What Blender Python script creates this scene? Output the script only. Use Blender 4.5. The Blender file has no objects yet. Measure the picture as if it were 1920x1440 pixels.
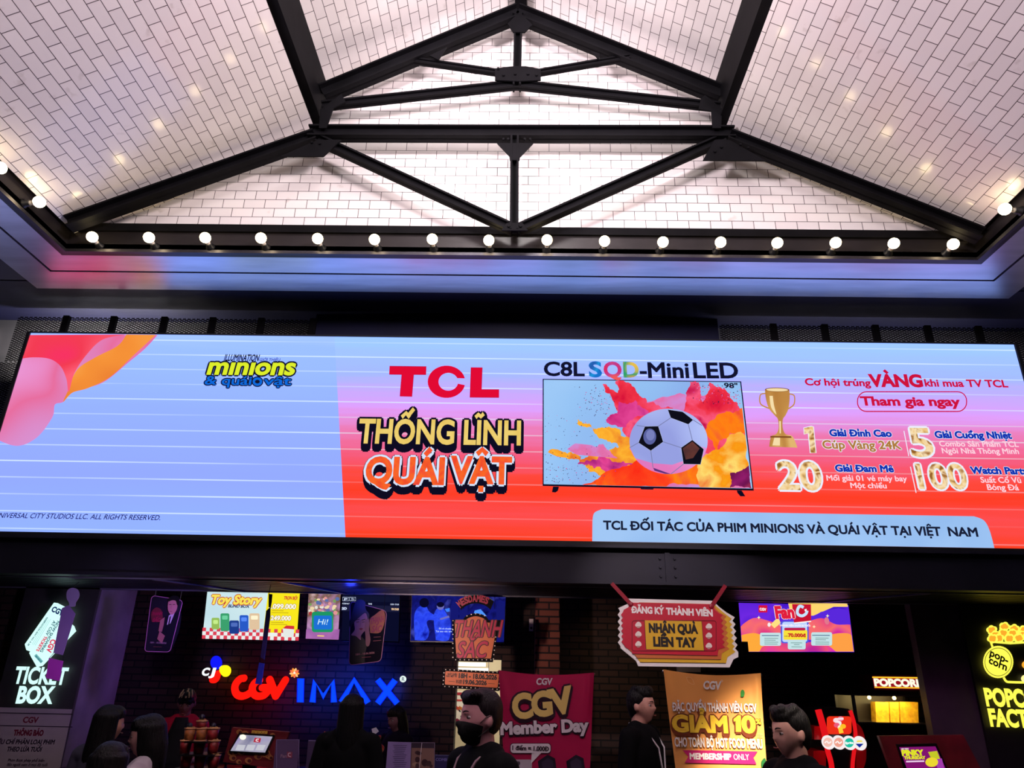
import bpy, math, random, unicodedata
from mathutils import Vector, Matrix, noise
random.seed(7)
sc = bpy.context.scene
COL = sc.collection
R = math.radians

# ------------------------------------------------------------------ camera
FPX, PITCH, ROLL, YAW = 1342.4, 0.38801, 0.020397, -0.01965
CAM = Vector((0, 0, 1.75))
FW = Vector((math.sin(YAW)*math.cos(PITCH), math.cos(YAW)*math.cos(PITCH), math.sin(PITCH)))
_r0 = Vector((math.cos(YAW), -math.sin(YAW), 0)); _u0 = _r0.cross(FW)
RT = _r0*math.cos(ROLL) + _u0*math.sin(ROLL)
UP = -_r0*math.sin(ROLL) + _u0*math.cos(ROLL)
cd = bpy.data.cameras.new('camera'); cam = bpy.data.objects.new('camera', cd); COL.objects.link(cam)
cd.sensor_width = 36; cd.lens = FPX/1920*36; cd.clip_start = 0.05; cd.clip_end = 100
cam.matrix_world = Matrix(((RT.x, UP.x, -FW.x, CAM.x), (RT.y, UP.y, -FW.y, CAM.y), (RT.z, UP.z, -FW.z, CAM.z), (0, 0, 0, 1)))
sc.camera = cam
sc.view_settings.view_transform = 'Standard'; sc.view_settings.look = 'None'
sc.view_settings.gamma = 1; sc.view_settings.use_curve_mapping = False
sc.view_settings.exposure = 0.0

# ------------------------------------------------------------------ world
w = bpy.data.worlds.new('dim_hall_air'); sc.world = w; w.use_nodes = True
bg = w.node_tree.nodes['Background']; bg.inputs[0].default_value = (0.03, 0.03, 0.35, 1); bg.inputs[1].default_value = 0.02

# ------------------------------------------------------------------ lights
def light(name, kind, loc, target, power, rgb, size=0.3, size_y=None, angle=60, blend=0.6):
    d = bpy.data.lights.new(name, kind); d.energy = power; d.color = rgb
    if kind == 'AREA':
        d.size = size
        if size_y: d.shape = 'RECTANGLE'; d.size_y = size_y
    else:
        d.shadow_soft_size = size
    if kind == 'SPOT': d.spot_size = R(angle); d.spot_blend = blend
    o = bpy.data.objects.new(name, d); COL.objects.link(o); o.location = loc
    v = Vector(target) - Vector(loc)
    if v.length > 1e-6: o.rotation_euler = v.to_track_quat('-Z', 'Y').to_euler()
    return o
# ridge lamp beyond the top of the frame, and added gable fill
light('ridge_lamp', 'SPOT', (-0.1, 1.2, 7.3), (-0.1, 5.06, 8.1), 215, (1.0, .96, .92), .4, angle=113, blend=.15)
light('added_gable_fill', 'SPOT', (-1.5, -2.6, 6.0), (-.6, 5.06, 7.2), 235, (.93, .88, 1.0), .3, angle=56, blend=.25)  # fill pair added behind the camera to soften truss shadows on the gable
light('added_gable_fill', 'SPOT', (1.3, -2.6, 6.0), (.5, 5.06, 7.2), 235, (1.0, .93, .93), .3, angle=56, blend=.25)
# unseen wash spots added in the vault to brighten the tiled slopes
light('added_slope_wash', 'SPOT', (-2.5, 0.3, 5.1), (1.3, 2.9, 7.5), 1900, (1.0, .86, .92), .4, angle=96, blend=.5)
light('added_slope_wash', 'SPOT', (2.4, 0.3, 5.1), (-1.4, 2.9, 7.5), 1900, (1.0, .86, .90), .4, angle=96, blend=.5)
light('violet_effect_lamp', 'SPOT', (1.6, 1.2, 4.2), (-3.0, 3.4, 5.7), 60, (.5, .45, 1.0), .2, angle=30, blend=1)
light('violet_effect_lamp', 'SPOT', (-1.6, 1.2, 4.2), (2.9, 3.2, 5.7), 60, (.6, .45, 1.0), .2, angle=30, blend=1)
# lights for the counter zone, some added without a fixture
light('banner_spot', 'SPOT', (1.55, 1.4, 4.6), (1.5, 4.75, 1.14), 3600, (1.0, .84, .70), .06, angle=13, blend=.8)
light('sign_spot', 'SPOT', (0.9, 1.6, 4.6), (1.2, 5.9, 2.2), 380, (1.0, .82, .86), .08, angle=22, blend=.8)
light('banner_glow_lamp', 'SPOT', (-0.2, 1.6, 4.5), (0.35, 4.9, 1.5), 13, (1.0, .62, .85), .1, angle=26, blend=1)
light('violet_column_lamp', 'SPOT', (-2.5, 6.4, 2.3), (-3.96, 7.25, 1.9), 44, (.32, .14, 1.0), .1, angle=60, blend=1)
light('magenta_column_lamp', 'SPOT', (3.2, 5.3, 2.2), (3.8, 6.93, 1.2), 9, (.85, .1, .8), .1, angle=50, blend=1)
light('added_standee_light', 'SPOT', (-1.3, 4.2, 2.1), (-0.65, 6.6, 2.1), 150, (1.0, .68, .62), .06, angle=42, blend=1)  # unseen spot added in mid-air to brighten the hanging signs and posters
light('added_standee_light', 'SPOT', (-2.6, 5.0, 2.15), (-3.6, 6.6, 2.1), 34, (.72, .5, 1.0), .06, angle=60, blend=1)  # second added spot, violet, for the left paper mobile
light('added_crowd_fill', 'SPOT', (-0.6, 1.2, 4.7), (-0.6, 4.0, 1.4), 42, (.95, .55, .85), .3, angle=100, blend=1)  # unseen purplish fill added over the people
light('brick_lamp', 'SPOT', (1.15, 7.4, 2.7), (1.0, 8.3, 1.0), 10.0, (1.0, .72, .45), .1, angle=100, blend=1)
light('ticket_window_lamp', 'AREA', (-2.1, 7.2, 2.9), (-2.1, 8.3, 1.5), 1.2, (.5, .3, 1.0), .6)
light('doorway_lamp', 'AREA', (-0.3, 10.2, 3.1), (-0.3, 10.4, 0), 90, (1.0, .93, .80), 1.2)
light('mesh_backlight', 'AREA', (-4.2, 6.33, 4.34), (-4.2, 6.37, 5.0), 30.0, (1.0, .97, .92), 1.3, .06)
light('added_violet_glow', 'AREA', (-5.6, 6.36, 2.95), (-5.6, 6.40, 5.0), 7.0, (.42, .48, 1.0), 1.6, .06)  # hidden violet pair added to give the steel ring something to reflect
light('added_violet_glow', 'AREA', (5.5, 6.36, 2.95), (5.5, 6.40, 5.0), 2.0, (.46, .48, 1.0), 1.6, .06)
light('mesh_backlight', 'AREA', (3.2, 6.33, 4.34), (3.2, 6.37, 5.0), 9, (.9, .88, 1.0), 2.4, .06)

# ------------------------------------------------------------------ pixel rays of the calibrated photograph
def ray(px, py): return RT*((px-960)/FPX) - UP*((py-720)/FPX) + FW
def P(px, py, Y=None, X=None, Z=None):
    d = ray(px, py)
    t = Y/d.y if Y is not None else (X/d.x if X is not None else (Z-CAM.z)/d.z)
    return CAM + d*t

# ------------------------------------------------------------------ materials
def lin(c):
    return tuple((x/255/12.92 if x/255 <= .04045 else ((x/255+.055)/1.055)**2.4) for x in c)
_mc = {}
def N(nt, t, **k):
    n = nt.nodes.new(t)
    for a, b in k.items(): setattr(n, a, b)
    return n
def M(name, rgb, rough=.5, metal=0., var=.12, scale=9., bump=0., spec=.5, coat=0., aniso=None):
    key = ('M', name)
    if key in _mc: return _mc[key]
    m = bpy.data.materials.new(name); m.use_nodes = True; nt = m.node_tree; b = nt.nodes['Principled BSDF']
    c = lin(rgb)
    tc = N(nt, 'ShaderNodeTexCoord'); no = N(nt, 'ShaderNodeTexNoise'); no.inputs['Scale'].default_value = scale; no.inputs['Detail'].default_value = 4
    src = tc.outputs['Object']
    if aniso:
        mp = N(nt, 'ShaderNodeMapping'); mp.inputs['Scale'].default_value = aniso; nt.links.new(src, mp.inputs[0]); src = mp.outputs[0]
    nt.links.new(src, no.inputs['Vector'])
    rp = N(nt, 'ShaderNodeValToRGB')
    rp.color_ramp.elements[0].position = .3; rp.color_ramp.elements[1].position = .7
    rp.color_ramp.elements[0].color = tuple(x*(1-var) for x in c)+(1,); rp.color_ramp.elements[1].color = tuple(min(1, x*(1+var)) for x in c)+(1,)
    nt.links.new(no.outputs['Fac'], rp.inputs[0]); nt.links.new(rp.outputs[0], b.inputs['Base Color'])
    b.inputs['Roughness'].default_value = rough; b.inputs['Metallic'].default_value = metal
    b.inputs['Specular IOR Level'].default_value = spec; b.inputs['Coat Weight'].default_value = coat
    if bump:
        bp = N(nt, 'ShaderNodeBump'); bp.inputs['Strength'].default_value = bump; bp.inputs['Distance'].default_value = .01
        nt.links.new(no.outputs['Fac'], bp.inputs['Height']); nt.links.new(bp.outputs[0], b.inputs['Normal'])
    _mc[key] = m; return m
def PR(rgb, rough=.45):            # printed colour on a banner, card or paper
    return M('print_%d_%d_%d_%d' % (*rgb, int(rough*100)), rgb, rough, var=.03, scale=3)
def E(rgb, k=1.0):                 # one colour of a lit display, neon or lamp
    key = ('E', rgb, k)
    if key in _mc: return _mc[key]
    m = bpy.data.materials.new('lit_%d_%d_%d' % rgb); m.use_nodes = True; nt = m.node_tree; nt.nodes.clear()
    e = N(nt, 'ShaderNodeEmission'); o = N(nt, 'ShaderNodeOutputMaterial'); e.inputs[0].default_value = lin(rgb)+(1,); e.inputs[1].default_value = k
    nt.links.new(e.outputs[0], o.inputs[0]); _mc[key] = m; return m
def boost(c, k): c = lin(c); return (c[0], c[1], c[2]*k, 1)   # a display's blue runs past white
def ramp(el, stops, kb=1.):
    el.remove(el[1]); el[0].position = stops[0][0]; el[0].color = boost(stops[0][1], kb)
    for t, c in stops[1:]:
        e = el.new(t); e.color = boost(c, kb)
def E2(name, cols, scale=6., k=1., stretch=(1, 1, 1), detail=5., pos=None):   # mottled picture colour on a lit display
    key = ('E2', name)
    if key in _mc: return _mc[key]
    m = bpy.data.materials.new(name); m.use_nodes = True; nt = m.node_tree; nt.nodes.clear()
    e = N(nt, 'ShaderNodeEmission'); o = N(nt, 'ShaderNodeOutputMaterial'); e.inputs[1].default_value = k
    tc = N(nt, 'ShaderNodeTexCoord'); mp = N(nt, 'ShaderNodeMapping'); mp.inputs['Scale'].default_value = stretch
    no = N(nt, 'ShaderNodeTexNoise'); no.inputs['Scale'].default_value = scale; no.inputs['Detail'].default_value = detail; no.inputs['Distortion'].default_value = .4
    rp = N(nt, 'ShaderNodeValToRGB'); el = rp.color_ramp.elements
    n = len(cols); ramp(el, list(zip(pos or [.3+.4*i/(n-1) for i in range(n)], cols)))
    nt.links.new(tc.outputs['Object'], mp.inputs[0]); nt.links.new(mp.outputs[0], no.inputs['Vector'])
    nt.links.new(no.outputs['Fac'], rp.inputs[0]); nt.links.new(rp.outputs[0], e.inputs[0]); nt.links.new(e.outputs[0], o.inputs[0])
    _mc[key] = m; return m
def led_background(name, stops, z0, z1, kind_red=False):
    """picture of the big display: a colour ramp up the panel plus its thin bright scan bands"""
    m = bpy.data.materials.new(name); m.use_nodes = True; nt = m.node_tree; nt.nodes.clear(); L = nt.links.new
    e = N(nt, 'ShaderNodeEmission'); o = N(nt, 'ShaderNodeOutputMaterial')
    tc = N(nt, 'ShaderNodeTexCoord'); sp = N(nt, 'ShaderNodeSeparateXYZ'); L(tc.outputs['Object'], sp.inputs[0])
    mr = N(nt, 'ShaderNodeMapRange'); mr.inputs[1].default_value = z0; mr.inputs[2].default_value = z1; L(sp.outputs[2], mr.inputs[0])
    mp = N(nt, 'ShaderNodeMapping'); mp.inputs['Scale'].default_value = (.5, 1, 9); L(tc.outputs['Object'], mp.inputs[0])
    no = N(nt, 'ShaderNodeTexNoise'); no.inputs['Scale'].default_value = 1.6; L(mp.outputs[0], no.inputs['Vector'])
    a = N(nt, 'ShaderNodeMath', operation='MULTIPLY_ADD'); a.inputs[1].default_value = .10; L(no.outputs['Fac'], a.inputs[0]); L(mr.outputs[0], a.inputs[2])
    s = N(nt, 'ShaderNodeMath', operation='SUBTRACT'); s.inputs[1].default_value = .05; L(a.outputs[0], s.inputs[0])
    rp = N(nt, 'ShaderNodeValToRGB'); el = rp.color_ramp.elements
    ramp(el, sorted(stops), 1.45)
    L(s.outputs[0], rp.inputs[0])
    d = N(nt, 'ShaderNodeMath', operation='MULTIPLY_ADD'); d.inputs[1].default_value = 1/.1475; d.inputs[2].default_value = BAND_OFF; L(sp.outputs[2], d.inputs[0])
    fr = N(nt, 'ShaderNodeMath', operation='FRACT'); L(d.outputs[0], fr.inputs[0])
    lt = N(nt, 'ShaderNodeMath', operation='LESS_THAN'); lt.inputs[1].default_value = .075; L(fr.outputs[0], lt.inputs[0])
    mq = N(nt, 'ShaderNodeMapping'); mq.inputs['Scale'].default_value = (.25, 1, 5); L(tc.outputs['Object'], mq.inputs[0])
    n2 = N(nt, 'ShaderNodeTexNoise'); n2.inputs['Scale'].default_value = 1.3; L(mq.outputs[0], n2.inputs['Vector'])
    r2 = N(nt, 'ShaderNodeMapRange'); r2.inputs[1].default_value = .38; r2.inputs[2].default_value = .6; r2.inputs[3].default_value = .1; r2.inputs[4].default_value = .8; L(n2.outputs['Fac'], r2.inputs[0])
    mu = N(nt, 'ShaderNodeMath', operation='MULTIPLY'); L(lt.outputs[0], mu.inputs[0]); L(r2.outputs[0], mu.inputs[1])
    fade = N(nt, 'ShaderNodeMapRange'); fade.inputs[1].default_value = .2; fade.inputs[2].default_value = .75; fade.inputs[3].default_value = .22 if kind_red else 1; fade.inputs[4].default_value = 1.; L(mr.outputs[0], fade.inputs[0])
    mu2 = N(nt, 'ShaderNodeMath', operation='MULTIPLY'); L(mu.outputs[0], mu2.inputs[0]); L(fade.outputs[0], mu2.inputs[1])
    mx = N(nt, 'ShaderNodeMix', data_type='RGBA'); L(mu2.outputs[0], mx.inputs[0]); L(rp.outputs[0], mx.inputs[6]); mx.inputs[7].default_value = lin((225, 245, 255))+(1,)
    L(mx.outputs[2], e.inputs[0]); L(e.outputs[0], o.inputs[0]); return m
BAND_OFF = .5
def tile_material():
    m = bpy.data.materials.new('white_glazed_tile'); m.use_nodes = True; nt = m.node_tree; b = nt.nodes['Principled BSDF']; L = nt.links.new
    tc = N(nt, 'ShaderNodeTexCoord'); br = N(nt, 'ShaderNodeTexBrick'); L(tc.outputs['Object'], br.inputs['Vector'])
    br.inputs['Scale'].default_value = 1; br.inputs['Brick Width'].default_value = TILE_W; br.inputs['Row Height'].default_value = TILE_H
    br.inputs['Mortar Size'].default_value = .0027; br.inputs['Mortar Smooth'].default_value = .1; br.inputs['Bias'].default_value = 0
    br.inputs['Color1'].default_value = lin((226, 218, 216))+(1,); br.inputs['Color2'].default_value = lin((216, 208, 207))+(1,); br.inputs['Mortar'].default_value = lin((62, 52, 52))+(1,)
    no = N(nt, 'ShaderNodeTexNoise'); no.inputs['Scale'].default_value = 7; no.inputs['Detail'].default_value = 8; L(tc.outputs['Object'], no.inputs['Vector'])
    rp = N(nt, 'ShaderNodeValToRGB'); rp.color_ramp.elements[0].position = .66; rp.color_ramp.elements[1].position = .76
    rp.color_ramp.elements[0].color = (1, 1, 1, 1); rp.color_ramp.elements[1].color = (.62, .58, .55, 1); L(no.outputs['Fac'], rp.inputs[0])
    mx = N(nt, 'ShaderNodeMix', data_type='RGBA', blend_type='MULTIPLY'); mx.inputs[0].default_value = .6
    L(br.outputs['Color'], mx.inputs[6]); L(rp.outputs[0], mx.inputs[7]); L(mx.outputs[2], b.inputs['Base Color'])
    bp = N(nt, 'ShaderNodeBump'); bp.inputs['Strength'].default_value = .25; bp.inputs['Distance'].default_value = .003; bp.invert = True
    L(br.outputs['Fac'], bp.inputs['Height']); L(bp.outputs[0], b.inputs['Normal'])
    b.inputs['Roughness'].default_value = .30; b.inputs['Specular IOR Level'].default_value = .5
    b.inputs['Coat Weight'].default_value = .5; b.inputs['Coat Roughness'].default_value = .10
    return m
TILE_W, TILE_H = .18, .089
def brick_material(name, c1, c2, mortar):
    m = bpy.data.materials.new(name); m.use_nodes = True; nt = m.node_tree; b = nt.nodes['Principled BSDF']; L = nt.links.new
    tc = N(nt, 'ShaderNodeTexCoord'); sp = N(nt, 'ShaderNodeSeparateXYZ'); cb = N(nt, 'ShaderNodeCombineXYZ'); L(tc.outputs['Object'], sp.inputs[0])
    ad = N(nt, 'ShaderNodeMath', operation='ADD'); L(sp.outputs[0], ad.inputs[0]); L(sp.outputs[1], ad.inputs[1])
    L(ad.outputs[0], cb.inputs[0]); L(sp.outputs[2], cb.inputs[1])
    br = N(nt, 'ShaderNodeTexBrick'); L(cb.outputs[0], br.inputs['Vector']); br.inputs['Scale'].default_value = 1
    br.inputs['Brick Width'].default_value = .21; br.inputs['Row Height'].default_value = .068; br.inputs['Mortar Size'].default_value = .008; br.inputs['Bias'].default_value = -.1
    br.inputs['Color1'].default_value = lin(c1)+(1,); br.inputs['Color2'].default_value = lin(c2)+(1,); br.inputs['Mortar'].default_value = lin(mortar)+(1,)
    L(br.outputs['Color'], b.inputs['Base Color']); b.inputs['Roughness'].default_value = .8
    bp = N(nt, 'ShaderNodeBump'); bp.inputs['Strength'].default_value = .8; bp.inputs['Distance'].default_value = .01; bp.invert = True
    L(br.outputs['Fac'], bp.inputs['Height']); L(bp.outputs[0], b.inputs['Normal']); return m

# ------------------------------------------------------------------ mesh building
_tc = bpy.data.curves.new('lettering', 'FONT'); _to = bpy.data.objects.new('type_scratch', _tc); _gl = {}
_tc.resolution_u = 4
MARKS = {'\u0302': [(-.13, 0), (0, .11), (.13, 0)], '\u0306': [(-.13, .1), (-.07, .02), (.07, .02), (.13, .1)], '\u0301': [(-.05, 0), (.07, .13)], '\u0300': [(.05, 0), (-.07, .13)],
         '\u0309': [(-.05, .15), (.03, .17), (.06, .12), (0, .06), (0, 0)], '\u0303': [(-.13, .02), (-.05, .09), (.05, .03), (.13, .1)], '\u0323': [(-.001, -.05), (.001, .05)]}
def glyphs(s, bold=0.):
    """outline of a line of lettering in em units: points (x, y, relief) and faces; bold swells the strokes; accents are drawn stroke by stroke"""
    k = (s, round(bold, 4))
    if k in _gl: return _gl[k]
    nf = [unicodedata.normalize('NFD', c) for c in s]
    t = ''.join({'Đ': 'D', 'đ': 'd', 'i': 'ı' if len(n) > 1 else 'i'}.get(n[0], n[0]) for n in nf)
    def grab(x, bev):
        _tc.body = x; _tc.bevel_depth = bev; _tc.bevel_resolution = 0
        me = bpy.data.meshes.new_from_object(_to); r = ([tuple(v.co) for v in me.vertices], [tuple(p.vertices) for p in me.polygons]); bpy.data.meshes.remove(me); return r
    v, f = grab(t, bold); v = [(x, y, z*.04) for x, y, z in v]; z = bold*.05
    def st(pts, th):
        n = len(v); m_ = len(pts)
        for i, p in enumerate(pts):
            a, b = pts[max(i-1, 0)], pts[min(i+1, m_-1)]; dx, dy = b[0]-a[0], b[1]-a[1]; l = math.hypot(dx, dy); kx, ky = -dy/l*th/2, dx/l*th/2
            e = th*.25*((i == m_-1)-(i == 0)); v.extend([(p[0]+kx+dx/l*e, p[1]+ky+dy/l*e, z), (p[0]-kx+dx/l*e, p[1]-ky+dy/l*e, z)])
        f.extend([(n+2*i, n+2*i+1, n+2*i+3, n+2*i+2) for i in range(m_-1)])
    for i, n in enumerate(nf):
        if len(n) == 1 and n not in 'Đđ': continue
        x1 = max(p[0] for p in grab(t[:i+1], 0)[0]); g = [p[0] for p in grab(t[i], 0)[0]]; wd = max(g)-min(g); cx = x1-wd/2; up = n[0].isupper(); th = .07+2*bold
        if n == 'Đ': st([(x1-.70, .34), (x1-.34, .34)], .07+2*bold)
        if n == 'đ': st([(x1-.27, .575), (x1+.07, .575)], .06+2*bold)
        top = (.682 if up else .46)+.075+bold; base = False
        for c in n[1:]:
            if c == '\u031b': st([(x1-.07, top-.15), (x1+.03, top-.09), (x1+.05, top+.0)], th)
            elif c == '\u0323': st([(cx, -.17-bold), (cx, -.085-bold)], .085+2*bold)
            else:
                sc_ = 1 if up else .85; dx = dy = 0
                if c in '\u0302\u0306': base = True
                elif base: dx, dy = .2*sc_, .09
                st([(cx+dx+x*sc_, top+dy+y*sc_) for x, y in MARKS[c]], th)
    _gl[k] = (v, f); return _gl[k]
class MB:
    def __init__(s, Y=None, lay=.0025): s.v = []; s.f = []; s.fm = []; s.mats = []; s.Y = Y; s.lay = lay
    def add(s, vs, fs, mat):
        if mat not in s.mats: s.mats.append(mat)
        i = s.mats.index(mat); n = len(s.v)
        s.v += [tuple(x) for x in vs]; s.f += [tuple(n+k for k in f) for f in fs]; s.fm += [i]*len(fs)
    def box(s, c, d, mat, rot=None):
        c = Vector(c); vs = [Vector((x*d[0]/2, y*d[1]/2, z*d[2]/2)) for x in (-1, 1) for y in (-1, 1) for z in (-1, 1)]
        if rot is not None: vs = [rot @ v for v in vs]
        s.add([c+v for v in vs], [(0, 1, 3, 2), (4, 6, 7, 5), (0, 4, 5, 1), (2, 3, 7, 6), (0, 2, 6, 4), (1, 5, 7, 3)], mat)
    def span(s, a, b, mat): s.box([(a[i]+b[i])/2 for i in range(3)], [abs(a[i]-b[i]) for i in range(3)], mat)
    def bar(s, a, b, w_, h_, mat, up=(0, -1, 0)):
        """a bar from a to b: w_ across (in the plane square to up), h_ along up"""
        a = Vector(a); b = Vector(b); d = (b-a).normalized(); u = Vector(up); u = (u-d*u.dot(d)).normalized(); q = d.cross(u)
        vs = [p+q*(i*w_/2)+u*(j*h_/2) for p in (a, b) for i, j in ((-1, -1), (1, -1), (1, 1), (-1, 1))]
        s.add(vs, [(3, 2, 1, 0), (4, 5, 6, 7)]+[(k, (k+1) % 4, 4+(k+1) % 4, 4+k) for k in range(4)], mat)
    def ibeam(s, a, b, w_, h_, mat, t=.02, up=(0, 0, 1)):
        """steel I section: flange width w_, depth h_ along up"""
        a = Vector(a); b = Vector(b); d = (b-a).normalized(); u = Vector(up); u = (u-d*u.dot(d)).normalized()
        s.bar(a, b, t, h_-.002, mat, u)
        for k in (-1, 1): s.bar(a+u*(k*(h_-t)/2), b+u*(k*(h_-t)/2), w_, t, mat, u)
    def cone(s, a, b, ra, rb, mat, n=14, caps=True):
        a = Vector(a); b = Vector(b); d = (b-a).normalized(); x = d.orthogonal().normalized(); y = d.cross(x)
        vs = [p+(x*math.cos(2*math.pi*i/n)+y*math.sin(2*math.pi*i/n))*r for p, r in ((a, ra), (b, rb)) for i in range(n)]
        fs = [(i, (i+1) % n, n+(i+1) % n, n+i) for i in range(n)]
        if caps: fs += [tuple(range(n-1, -1, -1)), tuple(range(n, 2*n))]
        s.add(vs, fs, mat)
    def tube(s, pts, r, mat, n=8, flat=None):
        pts = [Vector(p) for p in pts]; vs = []; m_ = len(pts)
        ref = None
        for i, p in enumerate(pts):
            d = (pts[min(i+1, m_-1)]-pts[max(i-1, 0)]).normalized()
            if ref is None: ref = d.orthogonal().normalized()
            ref = (ref-d*ref.dot(d)).normalized(); q = d.cross(ref); rr = r[i] if isinstance(r, (list, tuple)) else r
            vs += [p+(ref*math.cos(2*math.pi*k/n)+q*math.sin(2*math.pi*k/n))*rr for k in range(n)]
        fs = [(i*n+k, i*n+(k+1) % n, (i+1)*n+(k+1) % n, (i+1)*n+k) for i in range(m_-1) for k in range(n)]
        fs += [tuple(range(n-1, -1, -1)), tuple(range((m_-1)*n, m_*n))]
        s.add(vs, fs, mat)
    def lathe(s, prof, o, mat, n=24, axis=(0, 0, 1)):
        o = Vector(o); d = Vector(axis).normalized(); x = d.orthogonal().normalized(); y = d.cross(x)
        vs = [o+d*z+(x*math.cos(2*math.pi*i/n)+y*math.sin(2*math.pi*i/n))*max(r, 1e-4) for r, z in prof for i in range(n)]
        s.add(vs, [(j*n+i, j*n+(i+1) % n, (j+1)*n+(i+1) % n, (j+1)*n+i) for j in range(len(prof)-1) for i in range(n)], mat)
    def ball(s, c, r, mat, n=16, m_=10, rot=None):
        c = Vector(c); r = (r,)*3 if isinstance(r, (int, float)) else r; vs = []
        for j in range(m_+1):
            t = math.pi*j/m_
            for i in range(n):
                a = 2*math.pi*i/n; q = Vector((r[0]*math.sin(t)*math.cos(a), r[1]*math.sin(t)*math.sin(a), r[2]*math.cos(t)))
                if rot is not None: q = rot @ q
                vs.append(c+q)
        s.add(vs, [(j*n+i, (j+1)*n+i, (j+1)*n+(i+1) % n, j*n+(i+1) % n) for j in range(m_) for i in range(n)], mat)
    def prism(s, pts, depth, mat, side=None):
        pts = [Vector(p) for p in pts]; d = Vector(depth); n = len(pts)
        s.add(pts+[p+d for p in pts], [tuple(range(n)), tuple(range(2*n-1, n-1, -1))], mat)
        s.add(pts+[p+d for p in pts], [(i, n+i, n+(i+1) % n, (i+1) % n) for i in range(n)], side or mat)
    # ---- flat work on an upright board at distance Y, drawn in photograph pixels
    def q(s, p, layer=0): return P(p[0], p[1], Y=s.Y-layer*s.lay)
    def poly(s, pts, mat, layer=1): s.add([s.q(p, layer) for p in pts], [tuple(range(len(pts)))], mat)
    def slab(s, pts, th, mat, layer=0, side=None): s.prism([s.q(p, layer) for p in pts], (0, th, 0), mat, side)
    def ell(s, c, rx, ry, mat, layer=1, rot=0, n=36, a0=0, a1=360):
        ca, sa = math.cos(R(rot)), math.sin(R(rot)); pts = []
        full = a1-a0 >= 360
        for i in range(n if full else n+1):
            a = R(a0+(a1-a0)*i/n); x, y = rx*math.cos(a), ry*math.sin(a); pts.append((c[0]+x*ca-y*sa, c[1]+x*sa+y*ca))
        s.poly(pts, mat, layer)
    def ring(s, c, rx, ry, ix, iy, mat, layer=1, a0=0, a1=360, n=40, ic=None):
        ic = ic or c; vs = []
        for i in range(n+1):
            a = R(a0+(a1-a0)*i/n); vs += [s.q((c[0]+rx*math.cos(a), c[1]+ry*math.sin(a)), layer), s.q((ic[0]+ix*math.cos(a), ic[1]+iy*math.sin(a)), layer)]
        s.add(vs, [(2*i, 2*i+1, 2*i+3, 2*i+2) for i in range(n)], mat)
    def stroke(s, pts, wd, mat, layer=1, closed=False):
        pts = list(pts); n = len(pts); vs = []
        for i, p in enumerate(pts):
            a = pts[(i-1) % n] if closed else pts[max(i-1, 0)]; b = pts[(i+1) % n] if closed else pts[min(i+1, n-1)]
            dx, dy = b[0]-a[0], b[1]-a[1]; l = math.hypot(dx, dy) or 1
            vs += [s.q((p[0]-dy/l*wd/2, p[1]+dx/l*wd/2), layer), s.q((p[0]+dy/l*wd/2, p[1]-dx/l*wd/2), layer)]
        m_ = n if closed else n-1
        s.add(vs, [(2*i, 2*i+1, 2*((i+1) % n)+1, 2*((i+1) % n)) for i in range(m_)], mat)
    def text(s, t, a, b, cap, mat, layer=2, bold=.012, shear=0., ink=False, shift=(0, 0), grow=0.):
        """t from baseline pixel a to baseline pixel b, capitals cap pixels high; grow spreads it into a round-cornered outline"""
        v0, _ = glyphs(t, 0.); v, f = glyphs(t, bold)
        x0 = min(p[0] for p in v0); x1 = max(p[0] for p in v0)
        href = max(p[1] for p in v0) if ink else .682
        A = s.q((a[0]+shift[0], a[1]+shift[1]), layer); B = s.q((b[0]+shift[0], b[1]+shift[1]), layer)
        mid = ((a[0]+b[0])/2, (a[1]+b[1])/2); l = math.hypot(b[0]-a[0], b[1]-a[1]); nx, ny = (b[1]-a[1])/l, -(b[0]-a[0])/l
        H = (s.q((mid[0]+nx*cap, mid[1]+ny*cap), layer)-s.q(mid, layer)).length
        ux = (B-A)/(x1-x0); dn = (B-A).normalized(); uy = Vector((-dn.z, 0, dn.x))*(H/href); us = uy+dn*(shear*H/href); g = H/.682
        for k in range(10 if grow else 1):
            off = (dn*math.cos(k*.628)+Vector((-dn.z, 0, dn.x))*math.sin(k*.628))*(grow*g) if grow else Vector((0, 0, 0))
            off.y -= k*4e-5
            s.add([A+off+ux*(p[0]-x0)+us*p[1]+Vector((0, -p[2]*g, 0)) for p in v], f, mat)
    def outlined(s, t, a, b, cap, fill, line, layer=2, bold=.02, grow=.06, shear=0., drop=0, dropmat=None, ink=False):
        for k in range(drop): s.text(t, a, b, cap, dropmat or line, layer-.5+k*.03, 0 if k % 2 else .02, shear, ink, shift=(0, k+1), grow=grow)
        s.text(t, a, b, cap, line, layer, .0, shear, ink, grow=grow)
        s.text(t, a, b, cap, fill, layer+1, bold, shear, ink)
    def build(s, name, parent=None, smooth=False, **props):
        me = bpy.data.meshes.new(name); me.from_pydata(s.v, [], s.f)
        for m in s.mats: me.materials.append(m)
        me.polygons.foreach_set('material_index', s.fm)
        if smooth: me.polygons.foreach_set('use_smooth', [True]*len(s.f))
        me.update()
        o = bpy.data.objects.new(name, me); COL.objects.link(o)
        if parent is not None:
            o.parent = parent; o.matrix_parent_inverse = Matrix.Identity(4)
            q = parent; off = Vector((0, 0, 0))
            while q is not None: off += q.location; q = q.parent
            if off.length > 0: me.transform(Matrix.Translation(-off))
        for k, v in props.items(): o[k] = v
        return o
def rrect(x0, y0, x1, y1, r, n=6):
    pts = []
    for cx, cy, a in ((x1-r, y0+r, -90), (x1-r, y1-r, 0), (x0+r, y1-r, 90), (x0+r, y0+r, 180)):
        pts += [(cx+r*math.cos(R(a+90*i/n)), cy+r*math.sin(R(a+90*i/n))) for i in range(n+1)]
    return pts
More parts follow.
